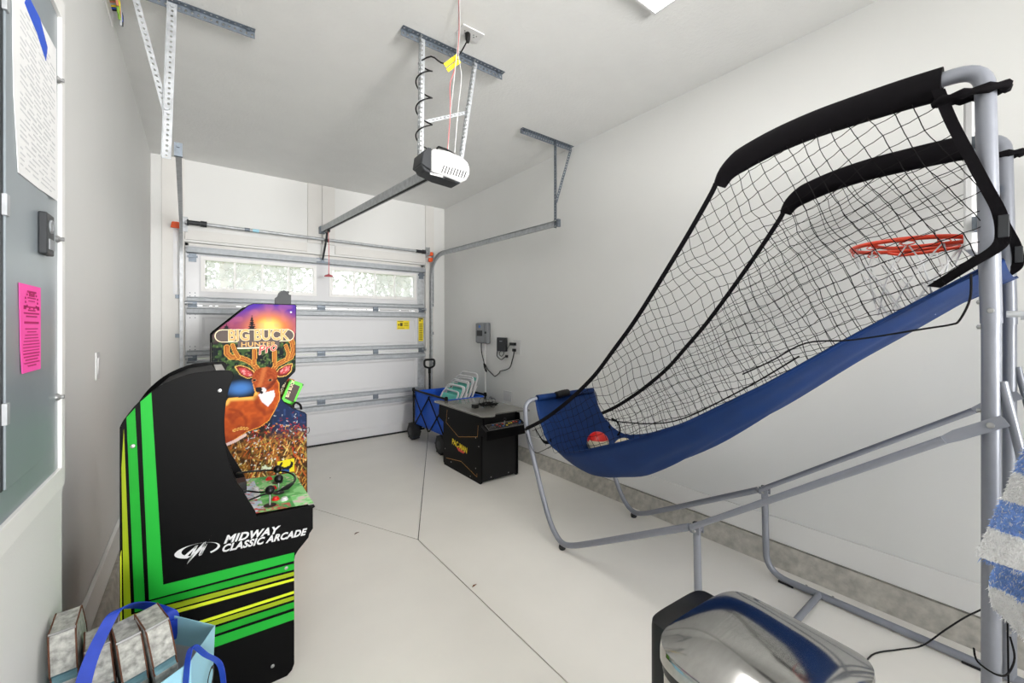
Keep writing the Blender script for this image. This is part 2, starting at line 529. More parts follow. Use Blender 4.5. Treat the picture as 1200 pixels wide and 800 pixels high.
# ------------------------------------------------------------------ garage door
dr = struct_root('door_1', 'white sectional garage door with two rows of windows at top', (1.13, 5.075, 0.0), 'garage door')
SE = [0.012, 0.49, 1.04, 1.56, 2.135]
DX0, DX1 = -0.11, 2.37
YD = 5.055         # inner face of the door
def panel_with_recess(z0, z1, recs):
    """One door section: frame face with stepped recessed fields."""
    mb = MB()
    x0, x1 = DX0, DX1
    g = 0.002
    zs = (z0 + g, z1 - g)
    # back and edges
    mb.box(x0, x1, YD + 0.014, YD + 0.045, *zs)
    xs = [x0] + [v for r in recs for v in (r[0], r[1])] + [x1]
    za, zb = recs[0][2], recs[0][3]
    mb.box(x0, x1, YD, YD + 0.014, zs[0], za)
    mb.box(x0, x1, YD, YD + 0.014, zb, zs[1])
    for i in range(0, len(xs), 2):
        mb.box(xs[i], xs[i + 1], YD, YD + 0.014, za, zb)
    for r in recs:   # sloping bevel ring
        b = 0.022
        o = [(r[0], YD, za), (r[1], YD, za), (r[1], YD, zb), (r[0], YD, zb)]
        i_ = [(r[0] + b, YD + 0.0135, za + b), (r[1] - b, YD + 0.0135, za + b), (r[1] - b, YD + 0.0135, zb - b), (r[0] + b, YD + 0.0135, zb - b)]
        mb.add(o + i_, [(q, (q + 1) % 4, 4 + (q + 1) % 4, 4 + q) for q in range(4)])
    return mb
for i in range(3):
    z0, z1 = SE[i], SE[i + 1]
    panel_with_recess(z0, z1, [(0.02, 2.25, z0 + 0.10, z1 - 0.11)]).build('panel', 'door_white', dr, closed=False)
# window section: solid rails with two real openings
z0, z1 = SE[3] + 0.002, SE[4]
WIN = [(0.045, 1.015, 1.735, 2.005), (1.225, 2.215, 1.735, 2.005)]
mb = MB()
mb.box(DX0, DX1, YD, YD + 0.045, z0, WIN[0][2]); mb.box(DX0, DX1, YD, YD + 0.045, WIN[0][3], z1)
for a, b in ((DX0, WIN[0][0]), (WIN[0][1], WIN[1][0]), (WIN[1][1], DX1)):
    mb.box(a, b, YD, YD + 0.045, WIN[0][2], WIN[0][3])
mb.build('panel', 'door_white', dr)
for k, (a, b, c_, d) in enumerate(WIN):
    mb = MB(); w = 0.036
    mb.box(a - w, b + w, YD - 0.012, YD, c_ - w, c_); mb.box(a - w, b + w, YD - 0.012, YD, d, d + w)
    mb.box(a - w, a, YD - 0.012, YD, c_, d); mb.box(b, b + w, YD - 0.012, YD, c_, d)
    mb.box(a - w * 0.4, b + w * 0.4, YD - 0.02, YD - 0.012, c_ - w * 0.55, c_ - 0.003); mb.box(a - w * 0.4, b + w * 0.4, YD - 0.02, YD - 0.012, d + 0.003, d + w * 0.55)
    mb.box(a - w * 0.5, a - 0.003, YD - 0.02, YD - 0.012, c_, d); mb.box(b + 0.003, b + w * 0.5, YD - 0.02, YD - 0.012, c_, d)
    wfm = mb.build('window_frame', 'trim', dr)
    step = (b - a) / 4
    for q in range(4):
        MB().box(a + step * q + 0.007, a + step * (q + 1) - 0.007, YD + 0.018, YD + 0.024, c_ + 0.004, d - 0.004).build('pane', 'glass', wfm)
    for q in range(1, 4):
        MB().box(a + step * q - 0.009, a + step * q + 0.009, YD + 0.004, YD + 0.032, c_, d).build('muntin', 'trim', wfm)
# galvanised end stiles with hinge holes
for s_, (a, b) in enumerate(((-0.105, -0.005), (2.275, 2.365))):
    for i in range(4):
        mb = MB().box(a, b, YD - 0.004, YD - 0.0005, SE[i] + 0.02, SE[i + 1] - 0.02)
        st = mb.build('end_stile', 'galv' if s_ else 'whitemetal', dr)
        hb = MB()
        for zz in (SE[i] + 0.09, SE[i] + 0.12, SE[i + 1] - 0.12, SE[i + 1] - 0.09):
            for xx in (a + 0.03, b - 0.03): hb.cyl((xx, YD - 0.0055, zz), (xx, YD - 0.004, zz), 0.005, 8)
        hb.build('rivet_hole', 'galv_dark', st)
# reinforcing struts: hat channels either side of each seam
def strut(z, h, m, y=0.045):
    prof = [(-h / 2 - 0.012, 0), (-h / 2, 0), (-h / 2 + 0.006, -y), (h / 2 - 0.006, -y), (h / 2, 0), (h / 2 + 0.012, 0), (h / 2 + 0.012, -0.003), (h / 2 + 0.004, -0.004), (h / 2 - 0.003, -y - 0.003), (-h / 2 + 0.003, -y - 0.003), (-h / 2 - 0.004, -0.004), (-h / 2 - 0.012, -0.003)]
    mb = MB()
    mb.prism([(YD - 0.0045 + b, z + a) for a, b in prof], 'x', -0.10, 2.36)
    mb.build('strut', m, dr)
for zs in SE[1:4]:
    strut(zs + 0.055, 0.034, 'strut', 0.022)
    strut(zs - 0.056, 0.046, 'strut', 0.05)
strut(2.09, 0.05, 'strut', 0.05)
# hinges: centre and both ends of every seam, with rollers at the ends
for zs in SE[1:4]:
    for xx, wd in ((-0.055, 0.07), (0.50, 0.06), (1.10, 0.085), (1.72, 0.06), (2.32, 0.07)):
        mb = MB()
        mb.box(xx - wd / 2, xx + wd / 2, YD - 0.012, YD - 0.0045, zs - 0.020, zs + 0.036)
        mb.cyl((xx - wd / 2, YD - 0.018, zs), (xx + wd / 2, YD - 0.018, zs), 0.009, 8)
        mb.box(xx - wd / 2, xx - wd / 2 + 0.012, YD - 0.02, YD - 0.012, zs - 0.02, zs + 0.07)
        mb.box(xx + wd / 2 - 0.012, xx + wd / 2, YD - 0.02, YD - 0.012, zs - 0.02, zs + 0.07)
        hg = mb.build('hinge', 'galv_dark', dr)
        if abs(xx - 1.1) > 1:
            sx = -1 if xx < 1 else 1
            rb = MB().cyl((xx, YD - 0.03, zs + 0.02), (xx + sx * 0.058, YD - 0.03, zs + 0.02), 0.006, 8)
            rb.cyl((xx + sx * 0.042, YD - 0.03, zs + 0.02), (xx + sx * 0.058, YD - 0.03, zs + 0.02), 0.019, 12)
            rb.build('roller', 'galv', hg)
for xx, sx in ((-0.055, -1), (2.32, 1)):
    mb = MB().box(xx - 0.04, xx + 0.04, YD - 0.03, YD - 0.0045, 2.02, 2.04)
    mb.box(xx - 0.03, xx + 0.03, YD - 0.012, YD - 0.0045, 1.98, 2.06)
    mb.build('top_roller_bracket', 'galv_dark', dr)
mb = MB().box(1.05, 1.17, YD - 0.014, YD - 0.0045, 2.115, 2.13); mb.box(1.085, 1.12, YD - 0.075, YD - 0.06, 2.085, 2.12); mb.box(1.04, 1.18, YD - 0.07, YD - 0.052, 2.07, 2.085)
mb.build('arm_bracket', 'galv_dark', dr)
MB().sweep([(-0.03, -0.006), (0.012, -0.006), (0.020, 0.002), (0.012, 0.012), (-0.03, 0.012)], [(DX0, YD + 0.02, 0.014), (DX1, YD + 0.02, 0.014)], (0, 1, 0)).build('bottom_seal', 'rubber', dr)
# pull handle slots on the right, warning labels
def label_sheet(x0, x1, za, zb, lines, yy=YD - 0.0055):
    lb = MB().box(x0, x1, yy - 0.001, yy, za, zb).build('warning_label', 'yellow', dr)
    lb['label'] = 'yellow warning label'
    ink = MB()
    for (u0, u1, v0, v1) in lines:
        ink.box(x0 + (x1 - x0) * u0, x0 + (x1 - x0) * u1, yy - 0.0016, yy - 0.001, za + (zb - za) * v0, za + (zb - za) * v1)
    ink.build('label_print', 'yellowink', lb)
label_sheet(2.0, 2.165, 1.32, 1.435, [(.06, .5, .84, .9), (.25, .45, .35, .72), (.55, .92, .38, .42), (.55, .92, .52, .56), (.55, .92, .66, .7), (.06, .6, .12, .16), (.1, .2, .4, .6)], YD + 0.0125)
label_sheet(2.285, 2.352, 1.165, 1.47, [(.1, .9, .93, .98), (.15, .45, .85, .91)] + [(.15, .85, .06 + .06 * q, .085 + .06 * q) for q in range(12)])

# ------------------------------------------------------------------ outside: lawn and trees seen through the door windows
struct(MB().box(-14, 16, 5.26, 40, -0.25, -0.15).build('ground', 'grass'), 'lawn outside beyond the garage door', 'ground')
rng = random.Random(5)
def tree(x, y, h, spread, label):
    t = thing('tree', label, 'tree', (x, y, -0.15), 'trees outside the garage door')
    tb = MB()
    top = Vector((x + rng.uniform(-.4, .4), y, h * 0.62))
    tb.tube(spline([(x, y, -0.15), (x + 0.1, y, h * 0.3), top], 6), [0.2 - 0.012 * i for i in range(13)], 8)
    tips = []
    for k in range(9):
        a = rng.uniform(0, 2 * PI); zz = h * rng.uniform(0.25, 0.6)
        p1 = Vector((x + 0.1 + math.cos(a) * spread * rng.uniform(.6, 1), y + math.sin(a) * spread * rng.uniform(.5, 1), zz + h * rng.uniform(0.1, 0.35)))
        tb.tube(spline([(x + 0.08, y, zz), ((x + p1.x) / 2, (y + p1.y) / 2, zz + 0.35 * (p1.z - zz) + 0.2), p1], 5), [0.07, 0.06, 0.055, 0.05, 0.045, 0.04, 0.035, 0.03, 0.025, 0.02, 0.015], 6)
        tips += [p1, (p1 + Vector((x, y, zz))) / 2 + Vector((0, 0, .3))]
    tb.build('trunk', 'bark', t, smooth=60)
    lv = MB()
    for k in range(1700):
        c_ = tips[k % len(tips)]
        p = c_ + Vector((max(-.6, min(.6, rng.gauss(0, .4))), max(-.6, min(.6, rng.gauss(0, .4))), rng.gauss(0, .4)))
        a = Vector((rng.uniform(-1, 1), rng.uniform(-1, 1), rng.uniform(-1, 1))).normalized()
        b = a.cross(Vector((rng.uniform(-1, 1), rng.uniform(-1, 1), rng.uniform(-1, 1)))).normalized()
        s_ = rng.uniform(.05, .11)
        lv.add([p - a * s_, p + b * s_ * .5, p + a * s_, p - b * s_ * .5], [(0, 1, 2, 3)])
    fo = lv.build('foliage', 'foliage', t, closed=False)
    fo['kind'] = 'stuff'
tree(0.3, 10.0, 4.4, 1.0, 'leafy tree outside, seen through the left door windows')
tree(3.7, 10.0, 4.6, 1.0, 'leafy tree outside, seen through the middle door panes')
tree(7.1, 11.0, 4.6, 1.0, 'leafy tree outside, seen through the right door windows')
tree(2.2, 15.0, 6.0, 1.1, 'taller tree farther outside, between the left and middle trees')
tree(6.6, 16.0, 6.2, 1.1, 'taller tree farther outside, behind the right door windows')

# ================================================================== OVERHEAD DOOR HARDWARE
def shelf_bolt(mb, p, d, r=0.008):
    p = Vector(p); d = Vector(d).normalized()
    mb.cyl(p, p + d * 0.008, r, 6)

# torsion shaft
t = thing('torsion_shaft', 'steel torsion shaft spanning the wall above the garage door', 'shaft', (1.12, 4.94, 2.335))
MB().cyl((-0.11, 4.94, 2.335), (2.36, 4.94, 2.318), 0.0155, 12).build('shaft', 'galv', t, smooth=40)
MB().lathe([(0.0, 0), (0.03, 0), (0.03, 0.01), (0.022, 0.012), (0.022, 0.10), (0.028, 0.102), (0.028, 0.15), (0.014, 0.152)], (-0.095, 4.94, 2.335), 'x', 16).build('spring_cone', 'dark', t, smooth=40)
MB().lathe([(0.0, 0), (0.02, 0), (0.02, 0.09), (0.027, 0.092), (0.027, 0.13), (0.0, 0.132)], (2.20, 4.94, 2.319), 'x', 16).build('spring_cone', 'dark', t, smooth=40)
MB().lathe([(0, 0), (0.018, 0), (0.018, 0.045), (0, 0.045)], (0.36, 4.94, 2.332), 'x', 12).build('shaft_collar', 'galv_dark', t, smooth=40)
c_ = MB().lathe([(0, 0), (0.0165, 0), (0.0165, 0.055), (0, 0.055)], (0.43, 4.94, 2.3315), 'x', 12).build('shaft_label', 'totelight', t, smooth=40)
for x in (-0.135, 2.372):
    b = MB().box(x, x + 0.005, 4.90, 5.027, 2.28, 2.38); b.box(x, x + 0.045, 5.02, 5.027, 2.26, 2.40)
    br = b.build('bearing_plate', 'galv', t)
# small orange tag folded round each bearing plate
MB().prism([(-0.215, 2.272), (-0.205, 2.325), (-0.165, 2.328), (-0.14, 2.32), (-0.14, 2.268)], 'y', 4.93, 4.965).build('guard_cap', 'orange', t, bevel=0.006)['label'] = 'orange plastic cap'
for z in (2.20, 2.275):
    MB().prism([(2.38, z), (2.38, z + 0.05), (2.43, z + 0.055), (2.44, z + 0.02), (2.42, z)], 'y', 4.93, 4.965).build('guard_cap', 'orange', t, bevel=0.006)['label'] = 'orange plastic cap'

CPROF = [(-.012, -.025), (.012, -.025), (.012, .025), (-.012, .025), (-.012, .0225), (.0095, .0225), (.0095, -.0225), (-.012, -.0225)]
def track(name, x, xe, sgn, zend, label, flag):
    t = thing(name, label, 'door track', (x, 4.985, 0.02))
    p = fillet([(x, 4.985, 0.02), (x, 4.985, 2.285), (xe, 2.575, zend)], 0.36, 14)
    pr = [(a * sgn, b) for a, b in CPROF]
    MB().sweep(pr, p, (1, 0, 0)).build('rail', 'galv', t, smooth=40)
    for z in (0.35, 0.85, 1.25, 1.62):
        mb = MB().box(x + sgn * 0.012, x + sgn * 0.045, 5.0, 5.026, z, z + 0.035); mb.box(x + sgn * 0.012, x + sgn * 0.016, 4.97, 5.026, z, z + 0.035)
        shelf_bolt(mb, (x + sgn * 0.034, 5.0, z + 0.017), (0, -1, 0))
        mb.build('jamb_bracket', 'galv_dark', t)
    mb = MB().perf((x + sgn * 0.016, 5.0, 1.66), (x + sgn * 0.016, 5.0, 2.33), (0, -1, 0) , 0.055, 0.05)
    mb.perf((x + sgn * 0.016, 5.024, 1.66), (x + sgn * 0.016, 5.024, 2.33), (sgn, 0, 0), 0.045, 0.05)
    mb.build('flag_bracket', 'whitemetal' if flag else 'galv', t, closed=False, solid=0.003)
    mb = MB().box(xe - 0.016, xe + 0.016, 2.555, 2.575, zend - 0.032, zend + 0.032)
    shelf_bolt(mb, (xe, 2.555, zend + 0.015), (0, -1, 0))
    mb.build('end_clip', 'galv_dark', t)
    return t
track('door_track', -0.138, -0.082, -1, 2.205, 'galvanized door track rising along the left side of the garage door', True)
track('door_track', 2.432, 2.436, 1, 2.235, 'galvanized door track curving up on the right side of the garage door', False)

# perforated-angle ceiling brackets
def ceiling_bracket(label, y, bar, hang, brace, hm='galv'):
    """bar (x0,x1); hang (xtop, xbot, zbot); brace ((x,z),(x,z))"""
    t = thing('ceiling_bracket', label, 'bracket', ((bar[0] + bar[1]) / 2, y, ZC - 0.001), 'perforated ceiling brackets')
    z = ZC - 0.003
    mb = MB().perf((bar[0], y, z - 0.034), (bar[1], y, z - 0.034), (0, 0, 1), 0.034)
    mb.perf((bar[0], y, z), (bar[1], y, z), (0, -1, 0), 0.034)
    for f in (0.06, 0.5, 0.94): shelf_bolt(mb, (bar[0] + (bar[1] - bar[0]) * f, y - 0.017, z), (0, 0, -1), 0.01)
    mb.build('crossbar', 'galv_dark', t, closed=False, solid=0.0022)
    for (xt, xb, zb, w) in hang:
        mb = MB().perf((xt, y - 0.004, z - 0.005), (xb, y - 0.004, zb), (1, 0, 0), w)
        mb.perf((xt, y - 0.004, z - 0.005), (xb, y - 0.004, zb), (0, -1, 0), w * 0.9)
        shelf_bolt(mb, (xt + w / 2, y - 0.006, z - 0.02), (0, -1, 0), 0.009)
        mb.build('hanger', hm, t, closed=False, solid=0.0022)
    for (a, b) in brace:
        mb = MB().perf((a[0], y - 0.007, a[1]), (b[0], y - 0.007, b[1]), (1, 0, 0.2 if b[0] < a[0] else -.2), 0.03)
        shelf_bolt(mb, (b[0] + 0.015, y - 0.008, b[1] + 0.02), (0, -1, 0), 0.011)
        mb.build('brace', hm, t, closed=False, solid=0.0022)
    return t
ceiling_bracket('perforated steel bracket on the ceiling holding the left door track', 2.64, (-0.30, 0.24), [(-0.125, -0.148, 2.175, 0.036)], [((-0.265, 2.945), (-0.145, 2.40))])
ceiling_bracket('perforated steel bracket holding the right door track by the wall', 2.625, (2.07, 2.652), [(2.437, 2.437, 2.205, 0.03)], [((2.618, 2.92), (2.442, 2.42))], 'galv_dark')
ceiling_bracket('perforated steel bracket hanging the garage door opener from the ceiling', 2.13, (0.862, 1.532), [(0.965, 0.955, 2.285, 0.036), (1.312, 1.205, 2.285, 0.032)], [((1.0, 2.50), (1.255, 2.63))])

# garage door opener
t = thing('garage_door_opener', 'white and dark grey garage door opener hung from the ceiling', 'door opener', (1.1, 2.14, 2.15))
cv = MB().prism([(0.995, 2.188), (0.995, 2.305), (1.02, 2.318), (1.10, 2.324), (1.18, 2.314), (1.225, 2.292), (1.238, 2.255), (1.236, 2.225), (1.218, 2.19), (1.18, 2.168), (1.10, 2.178)], 'y', 2.03, 2.16).build('cover', 'white', t, smooth=35, bevel=0.014)
vm = MB()
for k in range(9):
    x = 1.05 + k * 0.0175
    vm.add([(x, 2.0285, 2.192), (x + 0.006, 2.0285, 2.192), (x + 0.022, 2.0285, 2.235), (x + 0.016, 2.0285, 2.235), (x, 2.032, 2.192), (x + 0.006, 2.032, 2.192), (x + 0.022, 2.032, 2.235), (x + 0.016, 2.032, 2.235)], [(0, 1, 2, 3), (0, 4, 5, 1), (1, 5, 6, 2), (2, 6, 7, 3), (3, 7, 4, 0)])
vm.build('vent', 'black', cv)
ch = MB().prism([(0.935, 2.215), (0.945, 2.28), (0.975, 2.312), (0.9945, 2.312), (0.9945, 2.19)], 'y', 2.03, 2.15)
ch.prism([(0.935, 2.2145), (0.9945, 2.1875), (1.10, 2.177), (1.179, 2.167), (1.165, 2.154), (1.04, 2.162), (0.955, 2.182)], 'y', 2.034, 2.13)
cs = ch.build('chassis', 'dark', t, smooth=35, bevel=0.006)
MB().box(0.985, 1.06, 2.027, 2.032, 2.167, 2.176).build('light_strip', 'trim', cs)
MB().prism([(1.075, 2.158), (1.075, 2.17), (1.13, 2.166), (1.135, 2.152)], 'y', 2.026, 2.033).build('lamp_lens', 'black', cs)
MB().tube([(1.04, 2.06, 2.33), (1.05, 2.06, 2.342), (1.10, 2.06, 2.34), (1.15, 2.06, 2.326)], 0.006, 6).build('top_clip', 'black', t)
# rail from opener to the header
d = Vector((0, 2.81, 0.180)); r0 = Vector((1.1, 2.165, 2.262))
mb = MB().sweep([(-.022, .028), (-.022, -.028), (-.013, -.028), (-.013, -.024), (-.018, -.024), (-.018, .024), (.018, .024), (.018, -.024), (.013, -.024), (.013, -.028), (.022, -.028), (.022, .028)], [r0, r0 + d], (1, 0, 0))
rl = mb.build('rail', 'galv', t)
MB().sweep([(-.0125, -.012), (.0125, -.012), (.0125, -.0265), (-.0125, -.0265)], [r0 + d * 0.002, r0 + d * 0.99], (1, 0, 0)).build('belt', 'blackmat', rl)
MB().box(1.07, 1.13, 4.955, 5.026, 2.40, 2.475).build('header_bracket', 'galv_dark', rl)
mb = MB(); mb.box(1.085, 1.115, 4.70, 4.80, 2.368, 2.392)
tr = mb.build('trolley', 'black', t)
mb = MB().tube([(1.10, 4.77, 2.385), (1.105, 4.83, 2.29)], 0.011, 6); mb.tube([(1.105, 4.83, 2.30), (1.103, 4.985, 2.105)], 0.011, 6); mb.cyl((1.09, 4.83, 2.295), (1.13, 4.83, 2.295), 0.018, 8)
mb.build('door_arm', 'dark', t)
mb = MB().tube(spline([(1.10, 4.72, 2.37), (1.102, 4.70, 2.15), (1.10, 4.70, 1.915)], 6), 0.003, 6)
cdp = mb.build('release_cord', 'cordred', t)
MB().prism([(1.055, 1.885), (1.06, 1.90), (1.092, 1.912), (1.10, 1.922), (1.108, 1.912), (1.14, 1.90), (1.145, 1.885)], 'y', 4.692, 4.708).build('release_handle', 'handlered', cdp, bevel=0.003)
# ceiling outlet, cord wound around the hanger, yellow warning tag, bell wires
o = thing('ceiling_outlet', 'white double outlet plate on the ceiling by the opener bracket', 'outlet', (1.19, 1.935, ZC))
MB().box(1.11, 1.245, 1.895, 1.975, ZC - 0.008, ZC - 0.001).build('cover_plate', 'white', o, bevel=0.002)
mb = MB()
for xx in (1.15, 1.205):
    for dx, dy in ((-.009, .0), (.009, .0), (0, .014)): mb.box(xx + dx - .003, xx + dx + .003, 1.93 + dy - .003, 1.93 + dy + .003, ZC - 0.0088, ZC - 0.008)
mb.build('socket', 'dark', o)['kind'] = 'stuff'
hx = [(0.99 + 0.045 * math.cos(a), 2.115 + 0.04 * math.sin(a), 2.335 + 0.49 * a / (6.6 * PI)) for a in [PI * 0.12 * k for k in range(56)]]
cp = [(1.00, 2.10, 2.318), (1.03, 2.09, 2.33)] + hx + [(1.01, 2.07, 2.83), (1.06, 2.05, 2.805), (1.11, 2.04, 2.815), (1.15, 2.01, 2.86), (1.165, 1.95, 2.91), (1.162, 1.935, 2.925)]
mb = MB().tube(spline(cp, 3), 0.0042, 6)
o = thing('opener_power_cord', 'black power cord wound around the opener hanger up to the ceiling outlet', 'power cord', (1.0, 2.1, 2.33))
mb.build('cord', 'black', o, smooth=60)
MB().lathe([(0, -0.045), (0.008, -0.045), (0.013, -0.03), (0.015, 0.0), (0.012, 0.006), (0, 0.006)], (1.162, 1.935, ZC - 0.015), 'z', 12).build('plug', 'black', o, smooth=40)
o = thing('cord_tag', 'yellow folded warning tag on the black cord near the ceiling', 'tag', (1.11, 2.03, 2.80))
f_ = frame((1.075, 2.022, 2.765), (0.08, -0.02, 0.075), (-0.05, 0, 0.06))
mb = MB()
for (a, b, c0) in ((-.022, -.002, 0.0), (.002, .024, 0.004)):
    mb.add([f_ @ Vector((x, y, z + c0)) for z in (0, 0.003) for (x, y) in ((0, a), (0.1, a + 0.004), (0.1, b + 0.004), (0, b))], [(0, 3, 2, 1), (4, 5, 6, 7), (0, 1, 5, 4), (1, 2, 6, 5), (2, 3, 7, 6), (3, 0, 4, 7)])
mb.build('sheet', 'yellow', o)
mb = MB()
for q in range(4): mb.add([f_ @ Vector((0.012 + 0.02 * q + dx, y, -0.0012)) for dx, y in ((0, -.019), (.003, -.019), (.003, -.004), (0, -.004))], [(0, 1, 2, 3)])
mb.build('print', 'yellowink', o, closed=False)
o = thing('bell_wire', 'thin red and white bell wires hanging from the ceiling to the opener', 'wire', (1.0, 1.75, ZC))
MB().tube(spline([(1.0, 1.75, 2.953), (1.06, 1.85, 2.90), (1.11, 1.95, 2.85), (1.115, 2.0, 2.76), (1.10, 2.02, 2.68), (1.118, 2.05, 2.55), (1.115, 2.08, 2.326)], 6), 0.0022, 5).build('red_wire', 'cordred', o)
MB().tube(spline([(1.005, 1.752, 2.953), (1.07, 1.86, 2.88), (1.12, 1.96, 2.82), (1.16, 2.0, 2.74), (1.17, 2.05, 2.6), (1.165, 2.09, 2.322)], 6), 0.0022, 5).build('white_wire', 'netwhite', o)
MB().tube(spline([(1.002, 1.756, 2.953), (1.05, 1.84, 2.91), (1.105, 1.95, 2.84), (1.12, 2.01, 2.72), (1.125, 2.07, 2.5), (1.122, 2.085, 2.326)], 6), 0.0022, 5).build('white_wire', 'netwhite', o)

# ceiling lamp: flat LED panel, one corner just in frame
o = thing('ceiling_light', 'bright white flat ceiling light at the top edge of the picture', 'ceiling light', (1.02, 1.07, ZC))
mb = MB()
for a in ((0.20, 1.846, 0.90, 0.912), (0.20, 1.846, 1.226, 1.238), (0.20, 0.212, 0.912, 1.226), (1.834, 1.846, 0.912, 1.226)): mb.box(*a, ZC - 0.022, ZC - 0.001)
mb.build('frame', 'white', o)
MB().box(0.212, 1.834, 0.912, 1.226, ZC - 0.020, ZC - 0.002).build('diffuser', 'lamp', o)
# low-voltage wires poking out of the left wall at the ceiling
o = thing('wire_bundle', 'bundle of coloured wires poking out of the left wall near the ceiling', 'wires', (-0.36, 2.80, 2.93))
mb = MB().box(-0.359, -0.352, 2.70, 2.92, 2.885, 2.954)
mb.build('wall_plate', 'trim', o)
for k in range(9):
    y = 2.74 + k * 0.017
    l = [0.05, .07, .055, .08, .065, .09, .06, .05, .07][k]
    MB().tube(spline([(-0.351, y, 2.948), (-0.325 + 0.004 * (k % 3), y - 0.01, 2.945), (-0.315, y + 0.012 * ((k % 2) - .5), 2.948 - l)], 4), 0.006, 5).build('wire', ['copper', 'greenwire', 'yellow', 'greenwire', 'copper', 'galv', 'yellow', 'bluewire', 'dark'][k], o)

# ================================================================== LEFT WALL
o = thing('electrical_panel', 'grey metal electrical panel in a white frame on the left wall', 'electrical panel', (-0.30, 1.34, 1.56))
mb = MB()
for a in ((1.04, 1.566, 0.94, 0.99), (1.04, 1.566, 2.14, 2.19), (1.04, 1.09, 0.99, 2.14), (1.536, 1.566, 0.99, 2.14)): mb.box(-0.2995, -0.281, *a)
mb.build('wood_frame', 'trim', o, bevel=0.001)
MB().box(-0.2995, -0.288, 1.091, 1.535, 0.991, 2.139).build('cover', 'panelgrey', o)
pd = MB().box(-0.288, -0.284, 1.166, 1.432, 1.05, 2.08).build('panel_door', 'panelgrey', o, bevel=0.0012)
for z in (1.19, 1.574, 1.95):
    MB().box(-0.288, -0.2805, 1.158, 1.174, z - 0.02, z + 0.02).build('hinge', 'galv', o, bevel=0.001)
MB().box(-0.2879, -0.2871, 1.155, 1.1655, 1.05, 2.08).build('door_gap', 'black', o)
for z in (1.974, 1.572, 1.173):
    MB().lathe([(0, 0), (0.009, 0), (0.009, 0.004), (0.005, 0.008), (0.005, 0.014), (0, 0.014)], (-0.288, 1.522, z), 'x', 12).build('cover_screw', 'screw', o, smooth=40)
lt = MB().box(-0.284, -0.270, 1.352, 1.412, 1.513, 1.606).build('latch', 'dark', o, bevel=0.003)
mb = MB().box(-0.27, -0.2675, 1.366, 1.402, 1.525, 1.548); mb.lathe([(0, 0), (0.016, 0), (0.015, 0.003), (0.01, 0.003), (0.009, 0.0015), (0, 0.0015)], (-0.27, 1.384, 1.578), 'x', 14)
mb.build('latch_slide', 'boxgrey', lt, smooth=40)

o = thing('panel_schedule', 'white printed sheet with blue corner taped to the electrical panel', 'paper', (-0.283, 1.36, 1.66))
mb = MB()
PP = [(1.193, 1.985), (1.20, 1.80), (1.226, 1.652), (1.36, 1.655), (1.506, 1.664), (1.503, 1.85), (1.491, 2.035), (1.255, 2.03)]
mb.prism(PP, 'x', -0.2835, -0.2825)
mb.build('sheet', 'paper', o)
mb = MB()
rr = random.Random(3)
for q in range(30):
    z = 1.985 - q * 0.0108
    y0 = 1.235 + (0.03 if q % 5 == 0 else 0)
    while y0 < 1.46:
        l = rr.uniform(.015, .07)
        mb.box(-0.2823, -0.2821, y0, min(1.48, y0 + l), z, z + 0.003 + 0.0015 * (q % 6 == 0)); y0 += l + rr.uniform(.006, .03)
mb.build('print_lines', 'paperink', o)
MB().prism([(1.26, 2.005), (1.285, 1.999), (1.335, 1.990), (1.405, 1.962), (1.418, 2.0), (1.36, 2.034), (1.28, 2.034)], 'x', -0.2824, -0.2819).build('blue_heading', 'blueink', o)
o = thing('pink_flyer', 'bright pink printed flyer taped to the electrical panel door', 'flyer', (-0.283, 1.3, 1.26))
mb = MB().grid(lambda u, v: (-0.2825 + 0.006 * max(0, (0.25 - v)) * (1 - u), 1.228 + 0.138 * u + 0.012 * (1 - v) * (1 - u), 1.257 + 0.18 * v), 6, 8)
mb.build('sheet', 'pink', o, closed=False, solid=0.0008)
mb = MB()
for q, (w, h) in enumerate([(.5, .004), (.3, .006), (.45, .0025), (.35, .002), (.0, 0), (.8, .003), (.4, .003), (.85, .003), (.6, .003), (0, 0), (.8, .0045), (0, 0), (.7, .002), (.5, .002), (.7, .002), (.75, .002), (.85, .002), (.9, .002), (.9, .002), (.88, .002), (.9, .003), (.85, .003), (.7, .003), (.9, .003), (.5, .003)]):
    z = 1.423 - q * 0.0064
    if w: mb.box(-0.2816, -0.2813, 1.302 - w * 0.058, 1.302 + w * 0.058, z - h / 2, z + h / 2)
for sg in (-1, 1):
    for k in range(6):
        a = math.radians(20 + 28 * k)
        y, z = 1.302 + sg * 0.04 * math.sin(a), 1.405 + 0.017 * math.cos(a)
        mb.box(-0.2816, -0.2813, y - .004, y + .004, z - .002, z + .002)
    mb.box(-0.2816, -0.2813, 1.302 + sg * 0.043 - .007, 1.302 + sg * 0.043 + .007, 1.386, 1.394)
mb.build('print', 'pinkink', o)

o = thing('light_switch', 'white light switch plate on the left wall', 'switch', (-0.36, 2.54, 1.18))
MB().box(-0.3595, -0.354, 2.50, 2.575, 1.12, 1.24).build('cover_plate', 'white', o, bevel=0.002)
MB().prism([(-0.354, 1.145), (-0.354, 1.215), (-0.3495, 1.215), (-0.3525, 1.145)], 'y', 2.52, 2.555).build('rocker', 'white', o, bevel=0.001)

# ================================================================== ARCADE CABINETS
def smooth_poly(pts, n=6):
    return [(p.x, p.y) for p in spline([(a, b, 0) for a, b in pts], n)]
def bolt_head(mb, p, axis='y', r=0.007):
    mb.lathe([(0, 0), (r, 0), (r * 0.8, -0.002), (0, -0.0028)], p, axis, 10)

